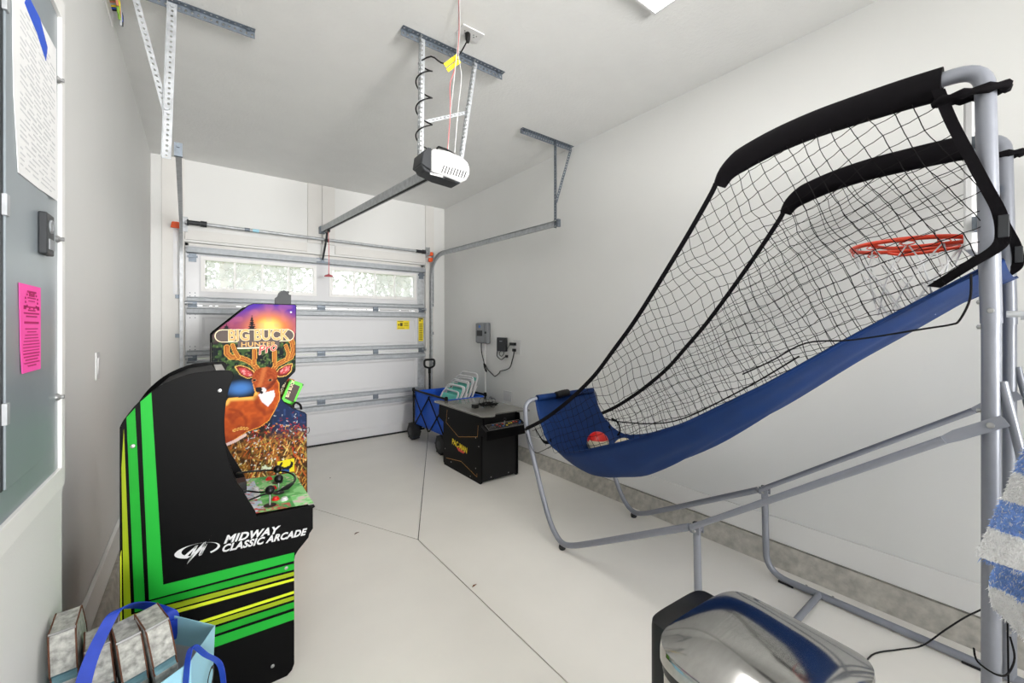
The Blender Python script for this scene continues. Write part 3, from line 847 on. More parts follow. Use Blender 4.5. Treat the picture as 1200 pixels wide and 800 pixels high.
def joystick(parent, x, y, z, h=0.06, r=0.0175):
    j = MB().lathe([(0, 0), (0.022, 0), (0.022, 0.0015), (0, 0.0025)], (x, y, z), 'z', 16).build('joystick_washer', 'black', parent, smooth=40)
    MB().cyl((x, y, z + 0.002), (x, y, z + h), 0.0035, 8).build('joystick_shaft', 'screw', j, smooth=40)
    MB().sphere((x, y, z + h), r, 16, 10).build('joystick_ball', 'black', j, smooth=80)
def button(parent, x, y, z, m, r=0.0145):
    MB().lathe([(0, 0), (r, 0), (r, 0.004), (r * .8, 0.006), (r * .74, 0.006), (r * .7, 0.011), (0, 0.0125)], (x, y, z), 'z', 16).build('button', m, parent, smooth=35)

# ---- green striped cabinet
o = thing('arcade_cabinet', 'black arcade cabinet with green and yellow stripes reading MIDWAY CLASSIC ARCADE', 'arcade cabinet', (0.05, 2.035, 0.0))
OUT1 = [(-0.203, 0.012), (-0.203, 1.02)] + smooth_poly([(-0.203, 1.03), (-0.193, 1.054), (-0.160, 1.104), (-0.105, 1.154), (-0.038, 1.186), (0.011, 1.194), (0.060, 1.1955)], 4) + [(0.084, 1.194), (0.094, 1.189), (0.099, 1.176)] + smooth_poly([(0.097, 1.165), (0.084, 1.125), (0.074, 1.065), (0.071, 1.005), (0.074, 0.940), (0.084, 0.868), (0.103, 0.800), (0.127, 0.747), (0.166, 0.662)], 4) + [(0.169, 0.646), (0.368, 0.634), (0.370, 0.628), (0.362, 0.624), (0.362, 0.543), (0.349, 0.526), (0.346, 0.512), (0.308, 0.472), (0.298, 0.456), (0.295, 0.44), (0.295, 0.035), (0.287, 0.014), (0.270, 0.0), (-0.193, 0.0)]
YA, YB = 1.80, 2.254
sp = MB().prism(OUT1, 'y', YA, YA + 0.016).build('side_panel', 'cabblack', o, bevel=0.0012)
MB().prism(OUT1, 'y', YB, YB + 0.016).build('side_panel', 'cabblack', o, bevel=0.0012)
# printed stripes on the near side
yp0, yp1 = YA - 0.0010, YA - 0.0002
def stripe(poly, m, name='stripe'):
    return MB().prism(poly, 'y', yp0, yp1).build(name, m, sp)
def vx(xt, xb, z, zt=1.13, zb=0.47): return xb + (xt - xb) * (z - zb) / (zt - zb)
def vh(st, ztop_l, ztop_r, x): return ztop_l + (ztop_r - ztop_l) * (x + 0.093) / (0.293 + 0.093)
XR = 0.2945
# L-shaped stripes: (top x0,x1 at z=1.13),(bottom x0,x1 at z=.47), (left z hi,lo at x=-.093),(right z hi,lo at x=.293)
def lstripe(xt, xb, zl, zr, zt, m):
    def xv(i, z): return vx(xt[i], xb[i], z)
    def zh(i, x): return vh(None, zl[i], zr[i], x)
    # inner corner: right edge of vertical meets top edge of horizontal; outer corner: left edge meets bottom edge
    def meet(i, k):
        z = zl[k]
        for _ in range(6):
            x = xv(i, z); z = zh(k, x)
        return (x, z)
    ins = meet(1, 0); outc = meet(0, 1)
    return stripe([(xv(0, zt[0]), zt[0]), outc, (XR, zh(1, XR)), (XR, zh(0, XR)), ins, (xv(1, zt[1]), zt[1])], m)
lstripe((-0.1545, -0.1265), (-0.1330, -0.0960), (0.491, 0.453), (0.470, 0.438), (1.107, 1.135), 'green1')
lstripe((-0.1890, -0.1680), (-0.1685, -0.1430), (0.447, 0.425), (0.427, 0.404), (1.060, 1.088), 'green2')
lstripe((-0.2015, -0.1960), (-0.1935, -0.1770), (0.419, 0.401), (0.395, 0.380), (0.90, 1.025), 'olive')
lstripe((-0.2025, -0.2020), (-0.2015, -0.1975), (0.396, 0.384), (0.370, 0.360), (0.62, 0.64), 'lime')
for zl, zr, m in (((0.331, 0.320), (0.320, 0.310), 'lime'), ((0.319, 0.301), (0.301, 0.286), 'olive'), ((0.292, 0.267), (0.277, 0.254), 'green2'), ((0.259, 0.222), (0.242, 0.209), 'green1')):
    stripe([(-0.2, zl[0] + 0.004), (-0.2, zl[1] + 0.004), (XR, zr[1]), (XR, zr[0])], m)
# lettering and emblem
fm = lambda x, z, dx, dz: frame((x, yp0 - 0.0006, z), (dx, 0, dz), (0, 0, 1))
text('lettering', 'MIDWAY', fm(0.068, 0.577, 1, -0.083), 0.0375, 'printwhite', sp, bold=0.0014, shear=0.28, xs=1.04, space=1.08)
text('lettering', 'CLASSIC ARCADE', fm(0.061, 0.548, 1, -0.075), 0.0345, 'printwhite', sp, bold=0.0013, shear=0.28, xs=0.95, space=1.06)
mb = MB()
ring_o, ring_i = [], []
for k in range(41):
    a = 2 * PI * k / 40
    ring_o.append((-0.005 + 0.063 * math.cos(a), 0.5765 + 0.0235 * math.sin(a) - 0.07 * 0.063 * math.cos(a)))
    ring_i.append((-0.003 + 0.054 * math.cos(a) * (1 if math.cos(a) > 0 else 0.86), 0.579 + 0.0205 * math.sin(a) - 0.07 * 0.054 * math.cos(a)))
for k in range(40):
    if 26 < k < 34: continue
    q = [ring_o[k], ring_o[k + 1], ring_i[k + 1], ring_i[k]]
    mb.add([(a, yp0 - 0.0003, b) for a, b in q], [(0, 1, 2, 3)])
for q in ([(-0.049, 0.564), (-0.010, 0.5945), (-0.004, 0.594), (-0.0385, 0.561)], [(-0.004, 0.594), (-0.013, 0.594), (-0.035, 0.538), (-0.022, 0.556)], [(-0.035, 0.538), (-0.026, 0.560), (0.012, 0.599), (0.018, 0.592)], [(0.018, 0.600), (0.011, 0.596), (-0.003, 0.560), (0.006, 0.558)], [(-0.003, 0.556), (0.006, 0.557), (0.034, 0.618), (0.022, 0.592)]):
    mb.add([(a, yp0 - 0.0006, b) for a, b in q], [(0, 1, 2, 3)])
mb.build('emblem', 'printwhite', sp, closed=False)
for (x, z) in ((0.057, 1.124), (-0.172, 0.966), (0.267, 0.419), (0.221, 0.063), (-0.15, 0.063)):
    mb = MB(); bolt_head(mb, (x, YA - 0.0012, z)); mb.build('bolt', 'screw', sp, smooth=40)
# body between the sides
mb = MB()
mb.box(-0.197, -0.185, YA + 0.017, YB - 0.001, 0.03, 1.03)
mb.build('back_panel', 'blackmat', o)
MB().prism([(-0.18, 1.03), (-0.155, 1.085), (-0.1, 1.142), (-0.035, 1.175), (0.045, 1.184), (0.045, 1.17), (-0.03, 1.162), (-0.095, 1.13), (-0.145, 1.075), (-0.168, 1.03)], 'y', YA + 0.017, YB - 0.001).build('roof_panel', 'blackmat', o)
MB().prism([(0.05, 1.184), (0.078, 1.184), (0.062, 1.09), (0.05, 1.09)], 'y', YA + 0.017, YB - 0.001).build('marquee', 'mdfedge', o)
sc = MB().prism([(0.058, 1.085), (0.068, 1.085), (0.040, 0.90), (0.052, 0.80), (0.10, 0.665), (0.09, 0.66), (0.04, 0.80), (0.028, 0.90)], 'y', YA + 0.017, YB - 0.001).build('screen_bezel', 'black', o)
MB().prism([(0.0675, 1.06), (0.0690, 1.06), (0.045, 0.91), (0.0435, 0.91)], 'y', YA + 0.06, YB - 0.05).build('screen', 'ink', sc)
MB().box(0.262, 0.278, YA + 0.017, YB - 0.001, 0.02, 0.48).build('front_panel', 'blackmat', o)
MB().prism([(0.262, 0.485), (0.345, 0.535), (0.355, 0.545), (0.355, 0.622), (0.10, 0.637), (0.10, 0.62), (0.33, 0.605), (0.33, 0.55), (0.262, 0.505)], 'y', YA + 0.017, YB - 0.001).build('deck_box', 'cabblack', o)
# printed control deck
DZ = lambda x: 0.6365 - (x - 0.36) * 0.06 + 0.002
nu, nv = 60, 100
xs = np.linspace(0.112, 0.368, nu + 1); ys = np.linspace(YA + 0.0168, YB - 0.0008, nv + 1)
XX, YY = np.meshgrid(xs, ys, indexing='ij')
rs = np.random.RandomState(4)
def vnoise(a, b, f, seed):
    r = np.random.RandomState(seed).rand(64, 64)
    u, v = (a * f) % 63, (b * f) % 63
    i, j = u.astype(int), v.astype(int); fu, fv = u - i, v - j
    fu, fv = fu * fu * (3 - 2 * fu), fv * fv * (3 - 2 * fv)
    return r[i, j] * (1 - fu) * (1 - fv) + r[i + 1, j] * fu * (1 - fv) + r[i, j + 1] * (1 - fu) * fv + r[i + 1, j + 1] * fu * fv
def paint(rgb, mask, col, soft=None):
    a = mask.astype(float)[..., None] if soft is None else soft[..., None]
    return rgb * (1 - a) + np.array(col[:3]) * a
rgb = np.zeros(XX.shape + (3,)); rgb[:] = S(112, 190, 104)[:3]
n1, n2, n3 = vnoise(XX, YY, 30, 1), vnoise(XX, YY, 70, 2), vnoise(XX, YY, 110, 3)
rgb = paint(rgb, n1 > 0.62, S(84, 168, 92)); rgb = paint(rgb, n1 < 0.25, S(150, 214, 140))
near = (XX > 0.30) & (YY < 1.94)
rgb = paint(rgb, near, S(178, 232, 168)); rgb = paint(rgb, near & (n2 > .6), S(226, 208, 196)); rgb = paint(rgb, near & (n2 < .3), S(140, 216, 132))
left = XX < 0.20
rgb = paint(rgb, left & (n1 > .35), S(196, 208, 224)); rgb = paint(rgb, left & (n2 > .66), S(226, 228, 232)); rgb = paint(rgb, (XX < 0.185) & (n3 > .72), S(196, 90, 86))
low = (YY < 1.87) & (XX < 0.29)
rgb = paint(rgb, low & (n2 > .55), S(176, 116, 92)); rgb = paint(rgb, low & (n3 > .68), S(206, 84, 80)); rgb = paint(rgb, low & (n2 < .18), S(108, 124, 82))
rgb = paint(rgb, (n3 > .8) & (YY > 2.05), S(232, 196, 190))
mb = MB()
mb.v = [(float(XX[i, j]), float(YY[i, j]), DZ(float(XX[i, j]))) for i in range(nu + 1) for j in range(nv + 1)]
mb.f = [(i * (nv + 1) + j, (i + 1) * (nv + 1) + j, (i + 1) * (nv + 1) + j + 1, i * (nv + 1) + j + 1) for i in range(nu) for j in range(nv)]
mb.m = [0] * len(mb.f)
def set_print(ob, rgb):
    ca = ob.data.color_attributes.new('print', 'FLOAT_COLOR', 'POINT')
    ca.data.foreach_set('color', np.concatenate([rgb.reshape(-1, 3), np.ones((rgb.size // 3, 1))], 1).astype(np.float32).ravel())
dk = mb.build('control_deck', M['artprint'], o, closed=False)
set_print(dk, rgb)
dk['label'] = 'green printed control deck'
for (x, y) in ((0.221, 1.874), (0.268, 2.0), (0.282, 2.14)): joystick(dk, x, y, DZ(x) + 0.0005)
for (x, y, m) in ((0.256, 2.063, 'red'), (0.256, 2.2, 'red'), (0.247, 1.927, 'red'), (0.276, 1.906, 'white'), (0.294, 2.034, 'white'), (0.191, 2.03, 'white'), (0.192, 2.085, 'white'), (0.186, 1.985, 'white')):
    button(dk, x, y, DZ(x) + 0.0005, m)
MB().box(0.120, 0.158, 2.06, 2.13, 0.652, 0.70).build('coin_box', 'black', dk, bevel=0.003)
z_ = 0.672
cd = MB().tube(spline([(0.115, 1.99, 0.69), (0.15, 2.03, z_), (0.20, 1.985, 0.668), (0.225, 1.97, 0.672)], 5), 0.0035, 6)
cd.tube(spline([(0.13, 2.2, 0.70), (0.20, 2.22, 0.69), (0.28, 2.2, 0.682), (0.335, 2.15, 0.672), (0.345, 2.08, 0.666), (0.32, 2.02, 0.662), (0.285, 1.985, 0.664)], 5), 0.0042, 6)
cd.tube(spline([(0.285, 1.985, 0.664), (0.26, 1.965, 0.664), (0.23, 1.96, 0.666), (0.20, 1.955, 0.666), (0.14, 1.92, 0.668), (0.12, 1.9, 0.70)], 5), 0.0036, 6)
cb = thing('controller_cable', 'black cable with a plug lying over the control deck joysticks', 'cable', (0.25, 2.05, 0.66))
cd.build('cable', 'black', cb, smooth=60)
MB().tube([(0.325, 2.03, 0.662), (0.30, 1.995, 0.663), (0.275, 1.975, 0.664)], [0.007, 0.011, 0.006], 8).build('plug', 'black', cb, smooth=50)

# ---- deer hunting cabinet
o = thing('arcade_cabinet', 'arcade cabinet with a deer side print titled BIG BUCK HUNTER Pro by the garage door', 'arcade cabinet', (0.30, 3.34, 0.0))
OUT2 = [(0.057, 0.0), (0.057, 1.302), (0.072, 1.322), (0.245, 1.488), (0.272, 1.500), (0.512, 1.502), (0.521, 1.494), (0.516, 1.062), (0.512, 1.048), (0.477, 1.010), (0.440, 0.965), (0.428, 0.940), (0.427, 0.905), (0.434, 0.875), (0.450, 0.850), (0.499, 0.806), (0.575, 0.765), (0.585, 0.752), (0.590, 0.02), (0.58, 0.0)]
YC, YE = 3.10, 3.564
sp = MB().prism(OUT2, 'y', YC, YC + 0.016).build('side_panel', 'cabblack', o, bevel=0.001)
MB().prism(OUT2, 'y', YE, YE + 0.016).build('side_panel', 'cabblack', o, bevel=0.001)
MB().box(0.062, 0.074, YC + 0.017, YE - 0.001, 0.02, 1.24).build('back_panel', 'mdfedge', o)['label'] = 'pale unpainted back board'
MB().prism([(0.085, 1.31), (0.262, 1.482), (0.505, 1.484), (0.505, 1.468), (0.268, 1.466), (0.097, 1.30)], 'y', YC + 0.017, YE - 0.001).build('roof_panel', 'cabblack', o)
MB().prism([(0.48, 1.465), (0.505, 1.465), (0.50, 1.32), (0.48, 1.32)], 'y', YC + 0.017, YE - 0.001).build('marquee', 'gold', o)
MB().prism([(0.46, 1.315), (0.48, 1.315), (0.43, 0.95), (0.41, 0.85), (0.40, 0.86)], 'y', YC + 0.017, YE - 0.001).build('screen_bezel', 'black', o)
MB().prism([(0.42, 0.84), (0.49, 0.79), (0.56, 0.755), (0.56, 0.02), (0.545, 0.02), (0.545, 0.745), (0.48, 0.775), (0.41, 0.825)], 'y', YC + 0.017, YE - 0.001).build('front_panel', 'blackmat', o)
tp = MB().prism([(0.398, 1.5025), (0.398, 1.541), (0.411, 1.552), (0.420, 1.576), (0.434, 1.590), (0.452, 1.595), (0.468, 1.590), (0.478, 1.575), (0.482, 1.568), (0.494, 1.567), (0.494, 1.5025)], 'y', YC + 0.03, YC + 0.05).build('topper', 'dark', o, bevel=0.0015)
MB().lathe([(0.0, 0), (0.008, 0.0), (0.008, -0.012), (0, -0.012)], (0.474, YC + 0.03, 1.583), 'y', 8).build('topper_knob', 'black', tp)
mb = MB().box(0.588, 0.592, YC + 0.02, YC + 0.06, 0.38, 0.44)
mb.box(0.5902, 0.6, YC + 0.02, YC + 0.04, 0.06, 0.10); mb.build('bumper', 'black', o)
MB().tube([(0.588, YC + 0.012, 0.655), (0.60, YC + 0.012, 0.66), (0.604, YC + 0.012, 0.64), (0.598, YC + 0.012, 0.62), (0.588, YC + 0.012, 0.622)], 0.0025, 6).build('hook', 'dark', o)
MB().tube(spline([(0.498, YC + 0.03, 0.808), (0.52, YC + 0.03, 0.835), (0.548, YC + 0.03, 0.818), (0.556, YC + 0.03, 0.785)], 5), 0.008, 6).build('gun_cable', 'black', o)
# the two plastic gun boxes leaning in the front recess
def gun(nm, quad, y, m, lab):
    th = thing('toy_gun', lab, 'toy gun', ((quad[0][0] + quad[2][0]) / 2, y, quad[2][1]))
    b = MB().prism(quad, 'y', y, y + 0.035).build('gun_body', m, th, bevel=0.004)
    c_ = Vector((sum(q[0] for q in quad) / 4, sum(q[1] for q in quad) / 4))
    inner = [((q[0] - c_.x) * 0.66 + c_.x, (q[1] - c_.y) * 0.74 + c_.y) for q in quad]
    st = MB().prism(inner, 'y', y - 0.002, y - 0.0004).build('gun_sticker', 'brownprint', b)
    up = Vector((inner[0][0] - inner[3][0], 0, inner[0][1] - inner[3][1]))
    base = Vector((inner[3][0], y - 0.0028, inner[3][1])) + Vector((0.022, 0, 0.004))
    text('sticker_lettering', 'BIG BUCK', frame(base, up, Vector((-1, 0, 0.3))), 0.027, 'creamprint', st, bold=0.0008)
    for q in quad:
        p = Vector((q[0], q[1])) * 0.9 + c_ * 0.1
        MB().lathe([(0, 0), (0.005, 0), (0.005, -0.001), (0, -0.001)], (p.x, y, p.y), 'y', 8).build('gun_screw', 'dark', b)
gun('a', [(0.497, 0.990), (0.582, 0.950), (0.518, 0.806), (0.440, 0.850)], 3.185, 'limeplastic', 'lime green toy gun box leaning in the deer cabinet recess')
gun('b', [(0.458, 1.006), (0.540, 0.972), (0.500, 0.820), (0.420, 0.862)], 3.265, 'orange', 'orange toy gun box behind the lime green one')

# printed side art: a standing deer at sunset over tall grass
AX0, AX1, AZ0, AZ1 = 0.058, 0.592, 0.0, 1.502
nu, nv = 144, 400
xs = np.linspace(AX0, AX1, nu + 1); zs = np.linspace(AZ0, AZ1, nv + 1)
XX, ZZ = np.meshgrid(xs, zs, indexing='ij')
X_, Z_ = XX * 1000, ZZ * 1000
def inpoly(P):
    r = np.zeros(X_.shape, bool); n = len(P); j = n - 1
    for i in range(n):
        xi, zi = P[i]; xj, zj = P[j]
        if zi != zj:
            c_ = ((zi > Z_) != (zj > Z_)) & (X_ < (xj - xi) * (Z_ - zi) / (zj - zi) + xi)
            r ^= c_
        j = i
    return r
def dist(P):
    d = np.full(X_.shape, 1e9)
    for (a, b), (c_, e) in zip(P[:-1], P[1:]):
        L2 = (c_ - a) ** 2 + (e - b) ** 2
        t = np.clip(((X_ - a) * (c_ - a) + (Z_ - b) * (e - b)) / L2, 0, 1)
        d = np.minimum(d, np.hypot(X_ - a - t * (c_ - a), Z_ - b - t * (e - b)))
    return d
def sm(v, a, b):
    t = np.clip((v - a) / (b - a), 0, 1); return t * t * (3 - 2 * t)
def c3(*k): return np.array(S(*k)[:3])
def lay(rgb, a, col):
    return rgb * (1 - a[..., None]) + np.asarray(col) * a[..., None]
rgb = np.zeros(X_.shape + (3,))
rgb[:] = c3(20, 26, 30)
nA, nB, nC = vnoise(XX, ZZ, 25, 11), vnoise(XX, ZZ, 60, 12), vnoise(XX, ZZ, 130, 13)
# sky
sk = sm(Z_, 1240, 1300)
rgb = lay(rgb, sk, c3(150, 70, 96))
rgb = lay(rgb, sk * sm(Z_, 1340, 1500), c3(74, 46, 158))
dS = np.hypot((X_ - 362), (Z_ - 1352) * 1.25)
rgb = lay(rgb, sk * (1 - sm(dS, 40, 190)) * .95, c3(238, 140, 60))
rgb = lay(rgb, sk * (1 - sm(dS, 10, 95)), c3(255, 226, 120))
rgb = lay(rgb, sk * sm(nA, .5, .8) * .25, c3(214, 120, 130))
# forest band
fo = sm(Z_, 1040, 1100) * (1 - sm(Z_, 1255, 1300))
rgb = lay(rgb, fo * sm(nB, .35, .75) * .85, c3(62, 92, 48)); rgb = lay(rgb, fo * sm(nC, .7, .9) * .7, c3(120, 140, 80))
rgb = lay(rgb, (X_ < 150) * sm(Z_, 1230, 1290) * (1 - sm(Z_, 1330, 1350)) * .7, c3(40, 70, 60))
for P in ([(266, 1426), (242, 1336), (290, 1336)], [(132, 1368), (106, 1330), (158, 1330)]):
    (tx, tz), (lx, lz), (rx, rz) = P
    f = np.clip((tz - Z_) / (tz - lz), 0, 1)
    w = (rx - lx) / 2 * f * (0.35 + 0.65 * np.abs(np.sin(Z_ / 4.2)))
    rgb = lay(rgb, ((np.abs(X_ - tx) < w) & (Z_ < tz) & (Z_ > lz - 20)).astype(float), c3(30, 26, 34))
# night blues
dG = np.hypot((X_ - 205) / 1.7, Z_ - 965)
rgb = lay(rgb, (1 - sm(dG, 10, 62)) * .85, c3(76, 132, 206))
nb = sm(X_, 330, 430) * sm(Z_, 520, 640) * (1 - sm(Z_, 840, 920))
rgb = lay(rgb, nb * .9, c3(30, 46, 86)); rgb = lay(rgb, nb * sm(nB, .55, .85) * .6, c3(52, 80, 132))
# grass
g = 1 - sm(Z_, 560, 720)
rgb = lay(rgb, g, c3(74, 48, 26))
rgb = lay(rgb, g * sm(nB, .45, .8), c3(150, 96, 40))
rq = np.random.RandomState(8)
for k in range(520):
    x0 = rq.uniform(60, 590); z0 = rq.uniform(250, 640)
    l = rq.uniform(18, 62); a = rq.normal(0, .55)
    x1, z1 = x0 + l * math.sin(a), z0 + l * math.cos(a)
    bx = (xs * 1000 > min(x0, x1) - 6) & (xs * 1000 < max(x0, x1) + 6); bz = (zs * 1000 > z0 - 6) & (zs * 1000 < max(z1, z0) + 6)
    i0, i1 = np.where(bx)[0][[0, -1]] if bx.any() else (0, 0); j0, j1 = np.where(bz)[0][[0, -1]] if bz.any() else (0, 0)
    sl = (slice(i0, i1 + 1), slice(j0, j1 + 1))
    xx, zz = X_[sl], Z_[sl]
    t = np.clip(((xx - x0) * (x1 - x0) + (zz - z0) * (z1 - z0)) / (l * l), 0, 1)
    dd = np.hypot(xx - x0 - t * (x1 - x0), zz - z0 - t * (z1 - z0))
    wd = 3.4 * (1 - 0.6 * t)
    col = [(196, 140, 58), (226, 180, 84), (170, 104, 40), (206, 96, 40), (120, 66, 30), (236, 210, 130), (140, 130, 60)][rq.randint(7)]
    fade = np.clip((680 - zz) / 120, 0.15, 1)
    rgb[sl] = lay(rgb[sl], (dd < wd) * fade, c3(*col))
for k in range(240):
    x0 = rq.uniform(240, 590); z0 = rq.normal(640, 60) if k % 3 else rq.uniform(470, 760)
    l = rq.uniform(6, 16); a = rq.uniform(0, PI)
    col = [(150, 34, 32), (176, 52, 40), (196, 60, 40), (210, 150, 70), (190, 200, 205), (120, 40, 40)][rq.randint(6)]
    d_ = dist([(x0, z0), (x0 + l * math.cos(a), z0 + l * math.sin(a))])
    rgb = lay(rgb, (d_ < 2.4).astype(float), c3(*col))
for k in range(26):
    x0, z0 = rq.uniform(170, 470), rq.uniform(420, 600)
    rgb = lay(rgb, (np.hypot(X_ - x0, Z_ - z0) < rq.uniform(3, 6)).astype(float), c3(232, 228, 206))
for (x0, z0) in ((190, 440), (345, 435), (160, 470)):
    for k in range(7):
        a = rq.uniform(0, 2 * PI)
        rgb = lay(rgb, (dist([(x0, z0), (x0 + 26 * math.cos(a), z0 + 18 * math.sin(a))]) < 5).astype(float), c3(214, 226, 196))
# deer
def blob(P, col, edge=None, ew=4.0):
    global rgb
    m_ = inpoly(P)
    if edge is not None:
        rgb = lay(rgb, ((dist(P + [P[0]]) < ew) | m_).astype(float), c3(*edge))
    rgb = lay(rgb, m_.astype(float), c3(*col))
    return m_
def stroke(P, w, col, edge, ew=3.5):
    global rgb
    d_ = dist(P)
    rgb = lay(rgb, (d_ < w + ew).astype(float), c3(*edge)); rgb = lay(rgb, (d_ < w).astype(float), c3(*col)); rgb = lay(rgb, (d_ < w * .45).astype(float), c3(190, 116, 52))
for P, w in (([(294, 1082), (270, 1116), (235, 1142), (194, 1160), (155, 1162), (135, 1186), (134, 1226)], 12), ([(194, 1160), (174, 1201), (164, 1237)], 8), ([(276, 1115), (280, 1156), (280, 1201)], 9),
             ([(383, 1068), (402, 1100), (443, 1123), (488, 1147), (503, 1189), (497, 1241), (484, 1276)], 12), ([(394, 1101), (392, 1143), (392, 1189)], 9), ([(462, 1129), (474, 1173), (458, 1225)], 8)):
    stroke(P, w, (146, 78, 30), (244, 178, 84))
body = [(271, 1004), (286, 932), (275, 901), (208, 904), (144, 907), (128, 879), (108, 710), (108, 608), (143, 632), (237, 689), (305, 707), (359, 744), (399, 821), (419, 873), (416, 974), (391, 1031)]
bm_ = blob(body, (176, 74, 26), (240, 170, 70), 4)
shade = sm(nB, .3, .8)
rgb = lay(rgb, bm_ * shade * .5, c3(210, 100, 36)); rgb = lay(rgb, bm_ * sm(nA, .55, .9) * .6, c3(128, 44, 20))
rgb = lay(rgb, bm_ * (1 - sm(Z_, 640, 760)) * .55, c3(128, 48, 30))
rgb = lay(rgb, bm_ * (1 - sm(dist([(128, 879), (144, 906), (208, 904), (275, 900), (286, 930)]), 3, 26)), c3(250, 190, 92))
rgb = lay(rgb, bm_ * (1 - sm(dist([(150, 840), (200, 820), (235, 760), (230, 700)]), 2, 14)) * .6, c3(130, 48, 18))
rgb = lay(rgb, bm_ * (1 - sm(dist([(286, 900), (300, 840), (340, 790), (380, 800)]), 4, 24)) * .55, c3(120, 40, 16))
stroke([(172, 705), (208, 714), (240, 706)], 6, (206, 140, 60), (240, 196, 110), 2)
rgb = lay(rgb, (dist([(130, 622), (180, 640), (230, 668)]) < 9).astype(float), c3(226, 196, 190))
blob([(299, 917), (317, 922), (387, 936), (395, 903), (383, 868), (355, 833), (320, 866)], (234, 226, 230))
for P, Q in (([(178, 1101), (205, 1107), (242, 1091), (273, 1066), (282, 1035), (242, 1026), (205, 1051)], [(194, 1092), (228, 1090), (259, 1063), (268, 1041), (235, 1038), (208, 1061)]), ([(494, 1102), (458, 1095), (420, 1074), (402, 1045), (417, 1022), (458, 1027), (487, 1054)], [(483, 1091), (450, 1085), (422, 1059), (424, 1038), (458, 1042), (477, 1062)])):
    blob(P, (120, 40, 30), (250, 206, 110), 4); m_ = blob(Q, (196, 70, 74))
    rgb = lay(rgb, m_ * sm(nC, .4, .8), c3(236, 150, 150))
hd = blob([(280, 1066), (312, 1087), (354, 1090), (394, 1075), (413, 1045), (399, 985), (379, 959), (344, 935), (317, 922), (291, 933), (281, 963), (269, 1000), (267, 1035)], (150, 62, 26))
rgb = lay(rgb, hd * sm(nC, .35, .8) * .6, c3(186, 86, 40))
rgb = lay(rgb, hd * (1 - sm(dist([(335, 1085), (318, 1010), (304, 965)]), 3, 22)) * .6, c3(214, 124, 66))
rgb = lay(rgb, hd * (1 - sm(dist([(395, 1000), (360, 955), (330, 935)]), 3, 18)) * .7, c3(92, 30, 16))
rgb = lay(rgb, (np.hypot(X_ - 326, Z_ - 940) < 19).astype(float), c3(226, 220, 222))
rgb = lay(rgb, (np.hypot((X_ - 303) / 1.1, Z_ - 948) < 17).astype(float), c3(30, 24, 26))
rgb = lay(rgb, (np.hypot(X_ - 318, Z_ - 928) < 9).astype(float), c3(34, 26, 28))
for (a, b) in ((367, 1004), (278, 1010)):
    rgb = lay(rgb, (np.hypot((X_ - a) / 1.6, Z_ - b) < 9).astype(float), c3(170, 112, 76)); rgb = lay(rgb, (np.hypot((X_ - a) / 1.2, Z_ - b) < 7).astype(float), c3(20, 16, 16))
# yellow square with a dark spanner
blob([(408, 465), (507, 467), (507, 379), (411, 388)], (238, 222, 40))
blob([(431, 409), (480, 405), (478, 381), (433, 386)], (36, 84, 150))
blob([(415, 435), (435, 459), (439, 447), (431, 432), (447, 420), (476, 421), (488, 437), (484, 455), (502, 441), (498, 413), (476, 400), (439, 404)], (26, 28, 34))
# dark printed border following the outline
outl = [(a * 1000, b * 1000) for a, b in OUT2]
de = dist(outl + [outl[0]])
rgb = lay(rgb, 1 - sm(de, 2.5, 5), c3(16, 16, 18))
inside = inpoly(outl) & (de > 1.0)
mb = MB()
idx = -np.ones(X_.shape, int); keep = inside[:-1, :-1] & inside[1:, :-1] & inside[1:, 1:] & inside[:-1, 1:]
used = np.zeros(X_.shape, bool)
for a, b in ((0, 0), (1, 0), (1, 1), (0, 1)):
    used[a:a + keep.shape[0], b:b + keep.shape[1]] |= keep
idx[used] = np.arange(used.sum())
ii, jj = np.where(keep)
mb.v = [(float(x), YC - 0.0006, float(z)) for x, z in zip(XX[used], ZZ[used])]
mb.f = [tuple(q) for q in np.stack([idx[ii, jj], idx[ii + 1, jj], idx[ii + 1, jj + 1], idx[ii, jj + 1]], 1).tolist()]
mb.m = [0] * len(mb.f)
art = mb.build('side_print', M['artprint'], sp, closed=False)
art['label'] = 'printed deer at sunset over tall grass'
set_print(art, rgb[used])
# title plate and lettering
yy = YC - 0.0016
def capsule(x0, x1, z, r, m, y0, nm='title_plate'):
    P = [(x0 + r * math.cos(a), z + r * math.sin(a)) for a in np.linspace(PI / 2, 3 * PI / 2, 10)] + [(x1 + r * math.cos(a), z + r * math.sin(a)) for a in np.linspace(-PI / 2, PI / 2, 10)]
    return MB().prism(P, 'y', y0 - 0.0008, y0).build(nm, m, art)
pl = capsule(0.112, 0.468, 1.295, 0.040, 'creamprint', YC - 0.0010)
capsule(0.112, 0.468, 1.295, 0.035, 'brownprint', YC - 0.0020, 'title_plate_inner')
MB().box(0.190, 0.420, YC - 0.0020, YC - 0.0010, 1.222, 1.262).build('subtitle_plate', 'brownprint', art)
MB().box(0.188, 0.335, YC - 0.0018, YC - 0.0010, 1.212, 1.2215).build('subtitle_underline', 'creamprint', art)
text('title_lettering', 'BIG BUCK', frame((0.138, YC - 0.0048, 1.266), (1, 0, 0.005), (0, 0, 1)), 0.096, 'creamprint', art, bold=0.0046, xs=0.78)
text('title_lettering', 'BIG BUCK', frame((0.138, YC - 0.0058, 1.266), (1, 0, 0.005), (0, 0, 1)), 0.096, 'gold', art, bold=0.0022, xs=0.78)
text('subtitle_lettering', 'HUNTER', frame((0.206, YC - 0.0062, 1.226), (1, 0, 0.003), (0, 0, 1)), 0.040, 'gold', art, bold=0.0008, xs=1.16, space=1.08)
